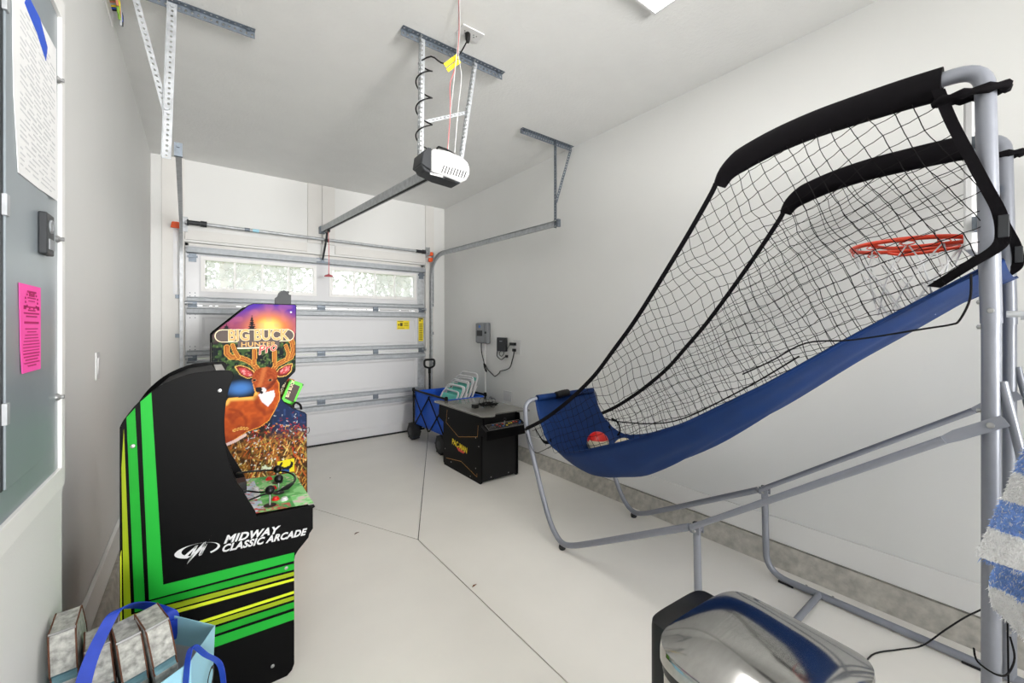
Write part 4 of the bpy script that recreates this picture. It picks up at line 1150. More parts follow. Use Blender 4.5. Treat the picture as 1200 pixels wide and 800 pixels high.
text('script_lettering', 'Pro', frame((0.300, YC - 0.0048, 1.172), (1, 0, 0.28), (0, 0, 1)), 0.075, 'creamprint', art, bold=0.0035, shear=0.35, xs=1.0)
text('script_lettering', 'Pro', frame((0.300, YC - 0.0058, 1.172), (1, 0, 0.28), (0, 0, 1)), 0.075, 'printred', art, bold=0.0012, shear=0.35, xs=1.0)
mb = MB(); bolt_head(mb, (0.488, YC - 0.001, 1.449)); mb.build('bolt', 'screw', sp, smooth=40)

# ================================================================== COCKTAIL ARCADE TABLE
o = thing('arcade_table', 'black cocktail arcade table with yellow PAC-MAN lettering under a smoked top', 'arcade table', (2.12, 3.32, 0.0))
X0, X1, Y0, Y1 = 1.918, 2.322, 2.975, 3.66
# side panels: lower box with flared upper shelf
side = [(Y0, 0.012), (Y0, 0.415), (Y0 - 0.085, 0.425), (Y0 - 0.10, 0.438), (Y0 - 0.10, 0.478), (Y0 - 0.03, 0.515), (Y0 - 0.02, 0.574), (Y1 + 0.09, 0.574), (Y1 + 0.10, 0.50), (Y1 + 0.10, 0.45), (Y1 + 0.03, 0.425), (Y1, 0.415), (Y1, 0.03), (Y1 - 0.02, 0.0), (Y0 + 0.015, 0.0)]
ls = MB().prism(side, 'x', X0, X0 + 0.016).build('side_panel', 'cabblack', o, bevel=0.0015)
MB().prism(side, 'x', X1 - 0.016, X1).build('side_panel', 'cabblack', o, bevel=0.0015)
MB().box(X0 + 0.017, X1 - 0.017, Y0 + 0.012, Y0 + 0.024, 0.015, 0.42).build('front_panel', 'blackmat', o)
MB().box(X0 + 0.017, X1 - 0.017, Y1 - 0.024, Y1 - 0.012, 0.015, 0.42).build('back_panel', 'blackmat', o)
MB().box(X0 + 0.017, X1 - 0.017, Y0 + 0.02, Y0 + 0.032, 0.49, 0.573).build('upper_panel', 'blackmat', o)
TOP = [(1.915, 2.985), (1.93, 2.955), (2.00, 2.918), (2.03, 2.925), (2.085, 3.0), (2.325, 2.985), (2.375, 2.925), (2.42, 2.93), (2.435, 2.96), (2.435, 3.76), (2.41, 3.80), (2.03, 3.80), (2.0, 3.885), (1.95, 3.90), (1.915, 3.86)]
tt = MB().prism(TOP, 'z', 0.576, 0.588).build('tabletop', 'tabletop', o, bevel=0.002)
MB().box(2.0, 2.34, 3.12, 3.70, 0.5885, 0.5892).build('screen_glass', 'tabletop', tt)
# control deck, tilted towards the player
f_ = frame((X0 + 0.002, Y0 - 0.098, 0.476), (1, 0, 0), (0, 0.075, 0.036))
dkb = MB(); dkb.add([f_ @ Vector((x, y, z)) for z in (-0.012, 0.003) for x, y in ((-.012, -.004), (0.412, -.004), (0.412, .082), (-.012, .082))], [(0, 3, 2, 1), (4, 5, 6, 7), (0, 1, 5, 4), (1, 2, 6, 5), (2, 3, 7, 6), (3, 0, 4, 7)])
dk = dkb.build('control_deck', 'black', o, bevel=0.001)
MB().box(X0 - 0.012, X1 + 0.008, Y0 - 0.106, Y0 - 0.1005, 0.40, 0.478).build('deck_front', 'cabblack', o)
MB().box(X0 + 0.017, X1 - 0.017, Y0 - 0.10, Y0 + 0.01, 0.418, 0.428).build('deck_bottom', 'cabblack', o)
for k, (u, v, m) in enumerate([(0.13, .055, 'knobred'), (0.145, .03, 'knobred'), (0.18, .028, 'knobblue'), (0.19, .058, 'knobred'), (0.09, .06, 'knobblue'), (0.22, .03, 'pacyellow'), (0.255, .05, 'pacyellow'), (0.28, .05, 'pacyellow'), (0.36, .03, 'knobblue'), (0.34, .055, 'knobred'), (0.31, .06, 'knobred'), (0.38, .05, 'knobblue')]):
    p = f_ @ Vector((u, v, 0.003))
    MB().lathe([(0, 0), (0.008, 0), (0.008, 0.005), (0, 0.006)], p, 'z', 10).build('button', m, dk, smooth=40)
p = f_ @ Vector((0.20, .045, 0.003))
j = MB().cyl(p, p + Vector((0, -0.01, 0.045)), 0.004, 6).build('joystick_shaft', 'screw', dk)
MB().sphere(p + Vector((0, -0.01, 0.048)), 0.012, 10, 7).build('joystick_ball', 'black', dk, smooth=80)
# deck print: thin pale outlines
mb = MB()
for (a, b, c_, d) in ((0.02, .40, .006, .008), (0.02, .40, .076, .078), (0.02, .022, .006, .078), (.4, .402, .006, .078), (.03, .10, .03, .0315), (.25, .33, .02, .0215), (.05, .11, .045, .0465)):
    mb.add([f_ @ Vector((x, y, 0.0036)) for x, y in ((a, c_), (b, c_), (b, d), (a, d))], [(0, 1, 2, 3)])
mb.build('deck_print', 'mdfedge', dk, closed=False)
# lettering and gold line art on the left side
fy = lambda y, z, dy=-1, dz=0.0: frame((X0 - 0.0008, y, z), (0, dy, dz), (0, 0, 1))
text('lettering', 'PAC-MAN', frame((X0 - 0.0016, 3.482, 0.240), (0, -1, -0.10), (0, 0, 1)), 0.074, 'pacyellow', ls, bold=0.0016, xs=0.82, space=1.05)
tr_ = MB().add([(X0 - 0.0008, a, b) for a, b in ((3.40, 0.232), (3.24, 0.216), (3.27, 0.196), (3.36, 0.200))], [(0, 1, 2, 3)]).build('lettering_trim', 'knobred', ls, closed=False)
def line(p, q, w=0.0016):
    mb = MB()
    p, q = Vector(p), Vector(q); d = (q - p).normalized(); nn = Vector((-d.y, d.x)) * w
    mb.add([(X0 - 0.0006, v.x, v.y) for v in (p - nn, q - nn, q + nn, p + nn)], [(0, 1, 2, 3)])
    mb.build('gold_line', 'gold', ls, closed=False)
for a, b in (((3.58, 0.545), (3.60, 0.42)), ((3.60, 0.42), (3.36, 0.33)), ((3.36, 0.33), (3.03, 0.40)), ((3.03, 0.40), (3.02, 0.50)), ((3.60, 0.075), (3.31, 0.115)), ((3.31, 0.115), (3.04, 0.05)), ((3.04, 0.05), (3.04, 0.08))): line(a, b)
mb = MB()
for (y, z) in ((3.01, 0.32), (3.06, 0.385), (3.62, 0.16), (3.06, 0.12), (3.50, 0.06), (3.15, 0.025), (3.55, 0.47)): mb.lathe([(0, 0), (0.006, 0), (0.004, -0.002), (0, -0.002)], (X0 - 0.0003, y, z), 'x', 8)
for x in (2.03, 2.22): mb.lathe([(0, 0), (0.006, 0), (0.004, -0.002), (0, -0.002)], (x, Y0 + 0.0118, 0.04), 'y', 8)
mb.build('bolt', 'screw', o)

# tangled cord and wire stand lying on the table top
o = thing('power_adapter', 'black power adapter with a tangled cord on the smoked table top', 'adapter', (2.09, 3.30, 0.589))
MB().box(2.035, 2.085, 3.27, 3.325, 0.5905, 0.628).build('adapter', 'black', o, bevel=0.004)
rr = random.Random(12)
pts = [(2.085, 3.30, 0.605)]
for k in range(26):
    pts.append((2.19 + 0.085 * math.cos(k * 1.9) + rr.uniform(-.02, .02), 3.28 + 0.05 * math.sin(k * 1.3) + rr.uniform(-.02, .02), 0.5975 + 0.03 * abs(math.sin(k * 1.1))))
MB().tube(spline(pts, 5), 0.0038, 6).build('cord', 'black', o, smooth=60)
mb = MB()
for k in range(4):
    a = k * PI / 2 + .5
    c_ = Vector((2.19 + 0.055 * math.cos(a), 3.28 + 0.055 * math.sin(a), 0.632))
    u = Vector((math.cos(a), math.sin(a), 0))
    mb.tube([c_ + u * 0.036 * math.cos(t) + Vector((0, 0, 0.044 * math.sin(t))) for t in np.linspace(0, 2 * PI, 20)[:-1]], 0.0022, 5, closed=True)
mb.build('cord_loop', 'black', o, smooth=60)

# ================================================================== FOLDING WAGON
o = thing('folding_wagon', 'bright blue folding wagon with chunky black wheels behind the arcade table', 'wagon', (2.28, 4.27, 0.0))
WX0, WX1, WY0, WY1 = 2.055, 2.51, 3.84, 4.64
ZB, ZT = 0.20, 0.60
def bag(u, v):
    pass
fb = MB()
def pan(p00, p10, p11, p01, sag):
    p00, p10, p11, p01 = map(Vector, (p00, p10, p11, p01))
    n_ = (p10 - p00).cross(p01 - p00).normalized()
    fb.grid(lambda u, v: ((p00 * (1 - u) + p10 * u) * (1 - v) + (p01 * (1 - u) + p11 * u) * v) + n_ * sag * math.sin(PI * u) * (math.sin(PI * min(1, v * 1.1)) + 0.5 * math.sin(3 * PI * u) * math.sin(2 * PI * v) * .5), 12, 8)
pan((WX0, WY0, ZB), (WX0, WY1, ZB), (WX0, WY1, ZT - .01), (WX0, WY0, ZT - .01), 0.014)
pan((WX1, WY0, ZB), (WX1, WY1, ZB), (WX1, WY1, ZT - .01), (WX1, WY0, ZT - .01), -0.014)
pan((WX0, WY0, ZB), (WX1, WY0, ZB), (WX1, WY0, ZT - .01), (WX0, WY0, ZT - .01), -0.01)
pan((WX0, WY1, ZB), (WX1, WY1, ZB), (WX1, WY1, ZT - .01), (WX0, WY1, ZT - .01), 0.01)
pan((WX0, WY0, ZB), (WX1, WY0, ZB), (WX1, WY1, ZB), (WX0, WY1, ZB), -0.01)
fb.build('fabric_tub', 'wagonblue', o, closed=False, solid=0.004, smooth=50)
fr = MB()
a = 0.011
for x in (WX0 - .014, WX1 + .014):
    fr.tube([(x, WY0 - .01, ZT), (x, WY1 + .01, ZT)], a, 8)
    for y in (WY0 - .01, WY1 + .01): fr.tube([(x, y, 0.12), (x, y, ZT + .01)], a, 8)
    m = (WY0 + WY1) / 2
    for ya, yb in ((WY0, m), (m, WY1)):
        fr.tube([(x - .006, ya, ZB - 0.02), (x - .006, yb, ZT - .03)], 0.008, 6); fr.tube([(x + .006, yb, ZB - 0.02), (x + .006, ya, ZT - .03)], 0.008, 6)
for y in (WY0 - .01, WY1 + .01):
    fr.tube([(WX0 - .014, y, 0.15), (WX1 + .014, y, 0.15)], a, 8)
    fr.tube([(WX0, y, ZB - .02), (WX1, y, ZT - .03)], 0.008, 6); fr.tube([(WX1, y, ZB - .02), (WX0, y, ZT - .03)], 0.008, 6)
for x in (WX0 - .014, WX1 + .014):
    for y in (WY0 - .01, WY1 + .01): fr.lathe([(0, 0), (.018, 0), (.02, .02), (.015, .04), (0, .04)], (x, y, ZT - .015), 'z', 8)
fr.build('frame', 'blackmat', o, smooth=50)
for x, sg in ((WX0 + 0.005, -1), (WX1 - 0.005, 1)):
    for y in (WY0 + .10, WY1 + .04):
        r = 0.103; w = 0.05
        wb_ = MB().lathe([(0.03, -w), (r * .82, -w), (r * .97, -w * .8), (r, -w * .4), (r, w * .4), (r * .97, w * .8), (r * .82, w), (.03, w)], (x, y, r), 'x', 24)
        for k in range(14):
            an = 2 * PI * k / 14
            mtx = Matrix.Translation((x + (0.02 if k % 2 else -0.02), y + math.cos(an) * r, r + math.sin(an) * r)) @ Matrix.Rotation(an, 4, 'X')
            wb_.obox(mtx, 0.05, 0.004, 0.016)
        wh = wb_.build('wheel', 'rubber', o, smooth=40)
        MB().lathe([(0, -.054), (.03, -.054), (.055, -.048), (.055, .048), (.03, .054), (0, .054)], (x, y, r), 'x', 14).build('wheel_hub', 'dark', wh, smooth=40)
        ax = MB().tube([(x + sg * -0.055, y, r), (x - sg * 0.09, y, r), (x - sg * 0.09, y, 0.16)], 0.008, 6); ax.build('axle', 'blackmat', wh)
hx_, hy_ = 2.33, 4.80
hd = MB().tube([(hx_, WY1 + 0.015, 0.17), (hx_, hy_ - 0.01, 0.21), (hx_ + 0.003, hy_ + 0.01, 0.28), (hx_ + 0.005, hy_ + 0.03, 0.80)], 0.0125, 8)
hd.tube([(hx_ + 0.005, hy_ + 0.028, 0.76), (hx_ + 0.005, hy_ + 0.03, 0.83)], 0.017, 8)
ho = hd.build('pull_handle', 'blackmat', o, smooth=50)
MB().tube(fillet([(hx_ - .005, hy_ + .03, 0.83), (hx_ - .065, hy_ + .03, 0.85), (hx_ - .065, hy_ + .03, 0.935), (hx_ + .075, hy_ + .03, 0.935), (hx_ + .075, hy_ + .03, 0.85), (hx_ + .015, hy_ + .03, 0.83)], 0.03, 4), 0.0135, 8, closed=True).build('grip', 'black', ho, smooth=60)

# folded beach chairs standing in the wagon
def beach_chair(i, xb, dx, zt, lab):
    y0, y1 = 3.885, 4.29
    y0 -= 0.008 * i; y1 -= 0.02 * i
    bot = Vector((xb, 0, 0.350 + 0.035 * i)); top = Vector((xb + dx, 0, zt))
    t = thing('beach_chair', lab, 'beach chair', (xb, (y0 + y1) / 2, bot.z), 'folded beach chairs in the wagon')
    P = lambda y, s, off=0: Vector((bot.x + (top.x - bot.x) * s + off * 0.95, y, bot.z + (top.z - bot.z) * s - off * 0.3))
    MB().tube(fillet([P(y0, 0), P(y0, 1), P(y1, 1), P(y1, 0)], 0.07, 6), 0.0105, 8).build('back_frame', 'whitemetal', t, smooth=60)
    MB().tube(fillet([P(y0 + .03, 0.02, -.03), P(y0 + .03, .82, -.03), P(y1 - .03, .82, -.03), P(y1 - .03, 0.02, -.03)], 0.06, 6), 0.0105, 8, closed=True).build('seat_frame', 'whitemetal', t, smooth=60)
    mb = MB()
    mb.grid(lambda u, v: P(y0 + .045 + (y1 - y0 - .09) * u, .12 + .60 * v, -.032 + 0.012 * math.sin(PI * u)), 8, 8)
    mb.build('seat_fabric', 'teal', t, closed=False, solid=0.003, smooth=60)
    mb = MB()
    mb.grid(lambda u, v: P(y0 + .012 + (y1 - y0 - .024) * u, .80 + .09 * v, 0.004), 4, 3)
    mb.build('back_fabric', 'teal' if i != 2 else 'boxgrey', t, closed=False, solid=0.003)
    for y in (y0 - .012, y1 + .012):
        MB().tube([P(y, .15, -.02), P(y, .68, .012)], 0.009, 6).build('armrest', 'whitemetal', t)
for i, (xb, dx, zt, lab) in enumerate([(2.125, 0.185, 0.692, 'nearest folded white beach chair with aqua fabric standing in the blue wagon'),
                                     (2.195, 0.165, 0.745, 'second folded white beach chair behind the nearest one in the wagon'),
                                     (2.265, 0.145, 0.790, 'third folded white beach chair in the wagon, with a grey back strip'),
                                     (2.33, 0.125, 0.830, 'farthest folded white beach chair in the wagon, next to the wall')]):
    beach_chair(i, xb, dx, zt, lab)

# ================================================================== RIGHT WALL DEVICES
WXR = 2.66
o = thing('sprinkler_controller', 'grey plastic controller box with a cable mounted on the right wall', 'controller box', (2.63, 4.04, 1.16))
MB().box(2.607, 2.6595, 3.92, 4.15, 1.16, 1.40).build('housing', 'boxgrey', o, bevel=0.012)
cvr = MB().box(2.596, 2.607, 3.965, 4.145, 1.17, 1.395).build('cover', 'boxgrey', o, bevel=0.008)
MB().box(2.594, 2.596, 4.00, 4.115, 1.245, 1.31).build('display_flap', 'dark', cvr, bevel=0.001)
MB().lathe([(0, 0), (.018, 0), (.018, -.002), (0, -.002)], (2.596, 4.06, 1.355), 'x', 14).build('badge', 'knobblue', cvr)
MB().lathe([(0, 0), (.012, 0), (.012, -.012), (0, -.012)], (2.607, 3.942, 1.285), 'x', 10).build('latch_knob', 'dark', cvr)
cb = [(2.63, 4.075, 1.165), (2.632, 4.07, 1.06), (2.63, 4.02, 0.95), (2.625, 3.99, 0.90), (2.622, 3.955, 0.855), (2.63, 3.965, 0.835), (2.636, 4.01, 0.865), (2.636, 4.03, 0.925), (2.63, 3.99, 0.915), (2.632, 3.94, 0.865), (2.64, 3.85, 0.812), (2.64, 3.80, 0.80), (2.64, 3.72, 0.845), (2.64, 3.70, 0.865), (2.64, 3.59, 0.89), (2.638, 3.52, 0.925), (2.636, 3.48, 1.0), (2.635, 3.455, 1.06), (2.636, 3.449, 1.10)]
MB().tube(spline(cb, 5), 0.0055, 6).build('cable', 'black', o, smooth=60)
MB().box(2.622, 2.6505, 3.43, 3.468, 1.092, 1.122).build('plug', 'black', o, bevel=0.004)
o = thing('wall_conduit', 'thin white conduit running down the right wall below the grey controller', 'conduit', (2.65, 4.03, 0.255))
MB().box(2.642, 2.6595, 4.015, 4.045, 0.256, 1.155).build('tube', 'trim', o, bevel=0.003)
o = thing('network_box', 'small black network box on a white plate on the right wall', 'network box', (2.645, 3.65, 1.08))
MB().box(2.653, 2.6595, 3.62, 3.80, 1.07, 1.24).build('plate', 'white', o, bevel=0.002)
nb_ = MB().box(2.618, 2.652, 3.585, 3.745, 1.085, 1.235).build('housing', 'dark', o, bevel=0.006)
MB().box(2.617, 2.618, 3.64, 3.69, 1.19, 1.20).build('mark', 'boxgrey', nb_)
mb = MB().tube(spline([(2.64, 3.76, 1.085), (2.635, 3.76, 1.03), (2.63, 3.70, 1.0), (2.63, 3.66, 0.995), (2.634, 3.62, 1.02), (2.63, 3.575, 1.035)], 5), 0.005, 6)
mb.tube(spline([(2.64, 3.61, 1.09), (2.636, 3.585, 1.10), (2.64, 3.54, 1.15), (2.642, 3.51, 1.168)], 5), 0.003, 6)
mb.tube(spline([(2.64, 3.70, 1.085), (2.63, 3.71, 1.05), (2.634, 3.67, 1.03), (2.64, 3.64, 1.06), (2.64, 3.64, 1.09)], 5), 0.004, 6)
mb.build('cable', 'black', o, smooth=60)
MB().box(2.622, 2.6505, 3.43, 3.515, 1.155, 1.185).build('adapter', 'black', o, bevel=0.003)
MB().box(2.62, 2.64, 3.555, 3.59, 1.022, 1.048).build('connector', 'black', o, bevel=0.003)
o = thing('wall_outlet', 'white double outlet plate on the right wall with two black plugs', 'outlet', (2.655, 3.42, 1.07))
MB().box(2.6515, 2.6595, 3.365, 3.485, 1.065, 1.215).build('cover_plate', 'white', o, bevel=0.002)
o = thing('blank_wall_plate', 'plain white plate low on the right wall behind the arcade table', 'wall plate', (2.655, 3.59, 0.56))
MB().box(2.6515, 2.6595, 3.52, 3.66, 0.55, 0.66).build('cover_plate', 'white', o, bevel=0.002)
MB().box(2.6495, 2.6514, 3.545, 3.635, 0.575, 0.635).build('plate_insert', 'white', o, bevel=0.001)

# ================================================================== BASKETBALL GAME
XN, XF = 1.755, 2.455
g = thing('basketball_game', 'grey tube arcade basketball game with blue return ramp and black side nets', 'basketball game', (2.1, 1.0, 0.0))
R1, R2 = 0.0165, 0.0195
ZT_ = 2.078
def side_frame(x, sx):
    # slanted foot tube and low-end upright in one bend
    p = fillet([(x + (0.12 if sx < 0 else -0.12), 2.135, 0.868), (x, 2.175, 0.845), (x, 2.16, 0.67), (x, 2.05, 0.40)], [0, .09, .1, 0], 7) + spline([(x, 2.05, 0.40), (x, 1.993, 0.265), (x, 1.935, 0.148), (x, 1.882, 0.078), (x, 1.815, 0.040), (x, 1.735, 0.058), (x, 1.601, 0.125), (x, 1.30, 0.288), (x, 1.00, 0.452)], 4)[1:]
    MB().tube(p, R1, 12).build('foot_tube', 'tubegrey', g, smooth=60)
    MB().lathe([(0, 0), (.018, 0), (.022, .012), (.02, .022), (0, .022)], (x, 1.815, 0.0035), 'z', 12).build('rubber_foot', 'rubber', g, smooth=40)
    # lower leg and floor tube, bending up into the main upright
    p = fillet([(x, 0.965, 0.475), (x, 0.955, 0.02), (x, -0.12, 0.02), (x, -0.12, 0.16)], [0, .11, .09, 0], 7)
    MB().tube(p, R1, 12).build('base_tube', 'tubegrey', g, smooth=60)
    for y in (0.86, 0.2): MB().box(x - .015, x + .015, y - .035, y + .035, 0.0, 0.012).build('rubber_foot', 'rubber', g, bevel=0.003)
    mb = MB().box(x - .019, x + .019, 0.948, 0.985, 0.450, 0.462); mb.box(x - .0205, x - .0170, 0.943, 0.987, 0.440, 0.480); mb.box(x + .0170, x + .0205, 0.943, 0.987, 0.440, 0.480)
    cn = mb.build('joint_bracket', 'tubegrey', g, bevel=0.002)
    bm_ = MB(); bm_.lathe([(0, -.001), (.009, -.001), (.007, -.006), (0, -.007)], (x - .022, 0.965, 0.455), 'x', 10); bm_.lathe([(0, .001), (.008, .001), (.008, .012), (0, .012)], (x + .022, 0.965, 0.455), 'x', 6); bm_.build('bolt', 'screw', cn)
    MB().lathe([(0, 0), (.0175, 0), (.0175, .008), (0, .01)], (x, 0.965, 0.475), 'z', 12).build('tube_cap', 'black', cn)
    # diagonal strut with a flattened tab at the upright
    xs_ = x - 0.028 if sx < 0 else x - 0.028
    MB().tube([(xs_, 0.975, 0.468), (xs_, 0.20, 1.022)], 0.0125, 10).build('diagonal_strut', 'tubegrey', g, smooth=60)
    mb = MB()
    mb.tube([(xs_, 0.20, 1.022), (xs_ + .004, 0.175, 1.040), (xs_ + .005, 0.085, 1.098)], [0.0125, 0.017, 0.017], 8, flat=0.16, up=(0, .57, .82))
    tb = mb.build('strut_tab', 'tubegrey', g, smooth=50)
    MB().lathe([(0, 0), (.0085, 0), (.007, -.005), (0, -.006)], (xs_ + .0025, 0.112, 1.08), 'x', 12).build('bolt', 'screw', tb, smooth=40)
    # upright: lower tube, slightly thicker upper tube bent forward at the top
    MB().tube([(x, 0.112, 0.02), (x, 0.112, 1.40)], R2, 14).build('lower_upright', 'tubegrey', g, smooth=60)
    p = fillet([(x, 0.112, 1.36), (x, 0.118, 1.7), (x, 0.124, ZT_), (x, 0.25, ZT_ + .006), (x, 0.52, ZT_ + .006), (x, 0.74, 2.050), (x, 0.80, 2.018)], [0, .05, .105, .05, .1, .06, 0], 7)
    MB().tube(p, R2 + .002, 14).build('upper_upright', 'tubegrey', g, smooth=60)
    for z, yy in ((1.395, -1), (1.42, 1), (1.115, 1), (1.35, 1), (0.36, -1), (0.27, -1), (0.20, -1)):
        bb = MB()
        if yy < 0: bb.lathe([(0, 0), (.0075, 0), (.006, -.004), (0, -.005)], (x - R2 - .001, 0.112, z), 'x', 10)
        else: bb.lathe([(0, 0), (.006, 0), (.006, .007), (0, .009)], (x, 0.112 + R2, z), 'y', 8)
        bb.build('bolt', 'screw', g)
    # rear stay
    MB().tube([(x + .004, 0.085, 1.385), (x + .004, -0.35, 1.375)], 0.009, 8).build('rear_stay', 'galv', g)
    mb = MB(); mb.tube(spline([(x, -0.12, .155), (x, -.06, .5), (x, 0.03, .85), (x, 0.075, 1.10), (x, 0.092, 1.20)], 5), 0.011, 8); mb.build('rear_brace', 'tubegrey', g, smooth=60)
side_frame(XN, -1)
side_frame(XF, 1)
MB().tube([(XN, 0.715, 0.022), (XF, 0.715, 0.022)], 0.0145, 12).build('floor_crossbar', 'tubegrey', g, smooth=60)
for s_ in (.66, .77): MB().lathe([(0, 0), (.006, 0), (.005, .005), (0, .005)], (XF, s_, 0.0365), 'z', 8).build('bolt', 'screw', g)
MB().tube([(XN + .10, 2.137, 0.868), (XF - .10, 2.137, 0.868)], R1 - .001, 12).build('end_crossbar', 'tubegrey', g, smooth=60)
MB().tube([(XN, -0.35, 1.375), (XF, -0.35, 1.375)], 0.012, 10).build('rear_crossbar', 'galv', g, smooth=60)
# foam pad strapped to the end bar
MB().tube(spline([(1.985, 2.115, 0.873), (2.05, 2.113, 0.881), (2.10, 2.115, 0.881)], 5), [0.024 + 0.002 * (k % 2) for k in range(11)], 12).build('foam_pad', 'black', g, smooth=40)

# blue return ramp
LY = [0.09, .14, .225, .419, .683, 1.04, 1.376, 1.70, 1.86, 1.95, 2.03, 2.10, 2.135]
LZ = [1.545, 1.508, 1.453, 1.321, 1.13, .903, .746, .615, .572, .59, .645, .755, .855]
BY = [0.09, .171, .5, .81, 1.06, 1.234, 1.449, 1.62, 1.754, 1.86, 1.95, 2.03, 2.09, 2.135]
BZ = [1.525, 1.472, 1.209, .948, .755, .629, .490, .425, .400, .415, .485, .60, .72, .857]
def smooth_interp(x, X_in, Y_in):
    return sum(np.interp(x + d, X_in, Y_in) for d in (-.04, -.02, 0, .02, .04)) / 5
def ramp(u, v):
    y = 0.09 + (2.135 - 0.09) * v
    s = 2 * u - 1
    lip, bel = smooth_interp(y, LY, LZ), smooth_interp(y, BY, BZ)
    if y > 2.06: lip, bel = np.interp(y, LY, LZ), np.interp(y, BY, BZ)
    e = abs(s) ** 2.6
    hw = 0.325 - 0.03 * max(0, (y - 1.85) / 0.285)
    pull = 0.02 * math.sin(PI * v) * 0
    fold = (0.007 * math.sin(7 * s + 9 * y) + 0.006 * math.sin(13 * s - 5 * y + 1)) * (1 - e) * math.sin(PI * v)
    x = 2.105 + s * hw * (1 - 0.03 * (1 - e)) + pull
    return (x, y, bel + (lip - bel) * e + fold)
ra = MB().grid(ramp, 28, 64).build('return_ramp', 'bluefab', g, closed=False, solid=0.004, smooth=70)
# fabric hem over the end bar
MB().tube([(XN + .075, 2.137, 0.868), (XF - .075, 2.137, 0.868)], R1 + .004, 12).build('ramp_hem', 'bluefab', ra, smooth=60)
for s_ in (-1, 1):     # rolled side hems
    p = [ramp((s_ + 1) / 2, k / 40) for k in range(0, 39)]
    MB().tube([Vector(q) + Vector((s_ * .002, 0, .001)) for q in p], 0.0055, 6).build('side_hem', 'bluefab', ra, smooth=60)
    # corner gusset tied back to the upright
    x0 = 2.105 + s_ * .325; xp = XN if s_ < 0 else XF
    mb = MB(); q = Vector(ramp((s_ + 1) / 2, 0.02))
    mb.add([(q.x, q.y + .10, q.z - .07), (q.x, q.y, q.z), (xp - s_ * .0, 0.136, 1.50), (xp, 0.136, 1.585), (q.x - s_ * .05, q.y, q.z - .005)], [(0, 1, 2), (1, 3, 2), (1, 4, 3)])
    mb.build('corner_gusset', 'bluefab', ra, closed=False, solid=0.003)
    # webbing tie at the low end
    MB().ribbon(spline([(xp - s_ * .03, 2.10, 0.67), (xp - s_ * .05, 2.05, 0.60), (xp - s_ * .055, 2.0, 0.60), (xp - s_ * .06, 1.98, 0.62)], 5), (0, 0.4, 1), 0.022).build('webbing_tie', 'blackfab', g)

# backboard and hoop
bb = MB().box(1.83, 2.385, 0.150, 0.172, 1.58, 2.035).build('backboard', 'white', g, bevel=0.005)
MB().box(1.86, 2.355, 0.1725, 0.1740, 1.61, 2.005).build('backboard_face', 'trim', bb)
for x in (1.80, 2.41):
    for z_ in (1.86, 1.63): MB().box(x - .035, x + .035, 0.134, 0.1495, z_, z_ + .035).build('board_clamp', 'galv_dark', bb)
hc, hr, hz = Vector((2.105, 0.345, 1.655)), 0.155, 1.655
ringp = [(hc.x + hr * math.cos(a), hc.y + hr * math.sin(a), hz) for a in np.linspace(0, 2 * PI, 40)[:-1]]
hp = MB().tube(ringp, 0.008, 10, closed=True).build('hoop', 'hoopred', g, smooth=60)
mb = MB()
for s_ in (-1, 1):
    mb.tube(fillet([(2.105 + s_ * .128, 0.415, hz - .006), (2.105 + s_ * .115, 0.37, hz - .022), (2.105 + s_ * .09, 0.30, hz - .022), (2.105 + s_ * .055, 0.174, hz - .018)], .03, 4), 0.0065, 8)
    mb.tube([(2.105 + s_ * .06, 0.205, hz), (2.105 + s_ * .045, 0.174, hz - .002)], 0.0065, 8)
mb.build('hoop_brace', 'hoopred', hp, smooth=60)
MB().box(2.035, 2.175, 0.1745, 0.180, hz - .04, hz + .03).build('hoop_plate', 'hoopred', hp, bevel=0.002)
mb = MB()
for k in range(10):
    a = 2 * PI * k / 10 + .2
    c_ = Vector((hc.x + hr * math.cos(a), hc.y + hr * math.sin(a), hz - .014)); u = Vector((-math.sin(a), math.cos(a), 0))
    mb.tube([c_ + u * .014 * math.cos(t) * (1 + .5 * math.cos(2 * t)) + Vector((0, 0, .008 * math.sin(t))) for t in np.linspace(0, 2 * PI, 13)[:-1]], 0.0022, 5, closed=True)
mb.build('net_clip', 'hoopred', hp)['kind'] = 'stuff'
mb = MB()
def np_(k, lev):
    a = 2 * PI * (k + 0.5 * (lev % 2)) / 10 + .2
    r = [hr - .002, .128, .10, .085, .08][lev]; z = hz - [.018, .085, .155, .215, .26][lev]
    return (hc.x + r * math.cos(a), hc.y + r * math.sin(a), z)
for lev in range(4):
    for k in range(10):
        p0 = np_(k, lev)
        for k2 in ((k, k - 1) if lev % 2 == 0 else (k, k + 1)): mb.tube([p0, np_(k2, lev + 1)], 0.0024, 5)
nt_ = mb.build('hoop_net', 'netwhite', hp)

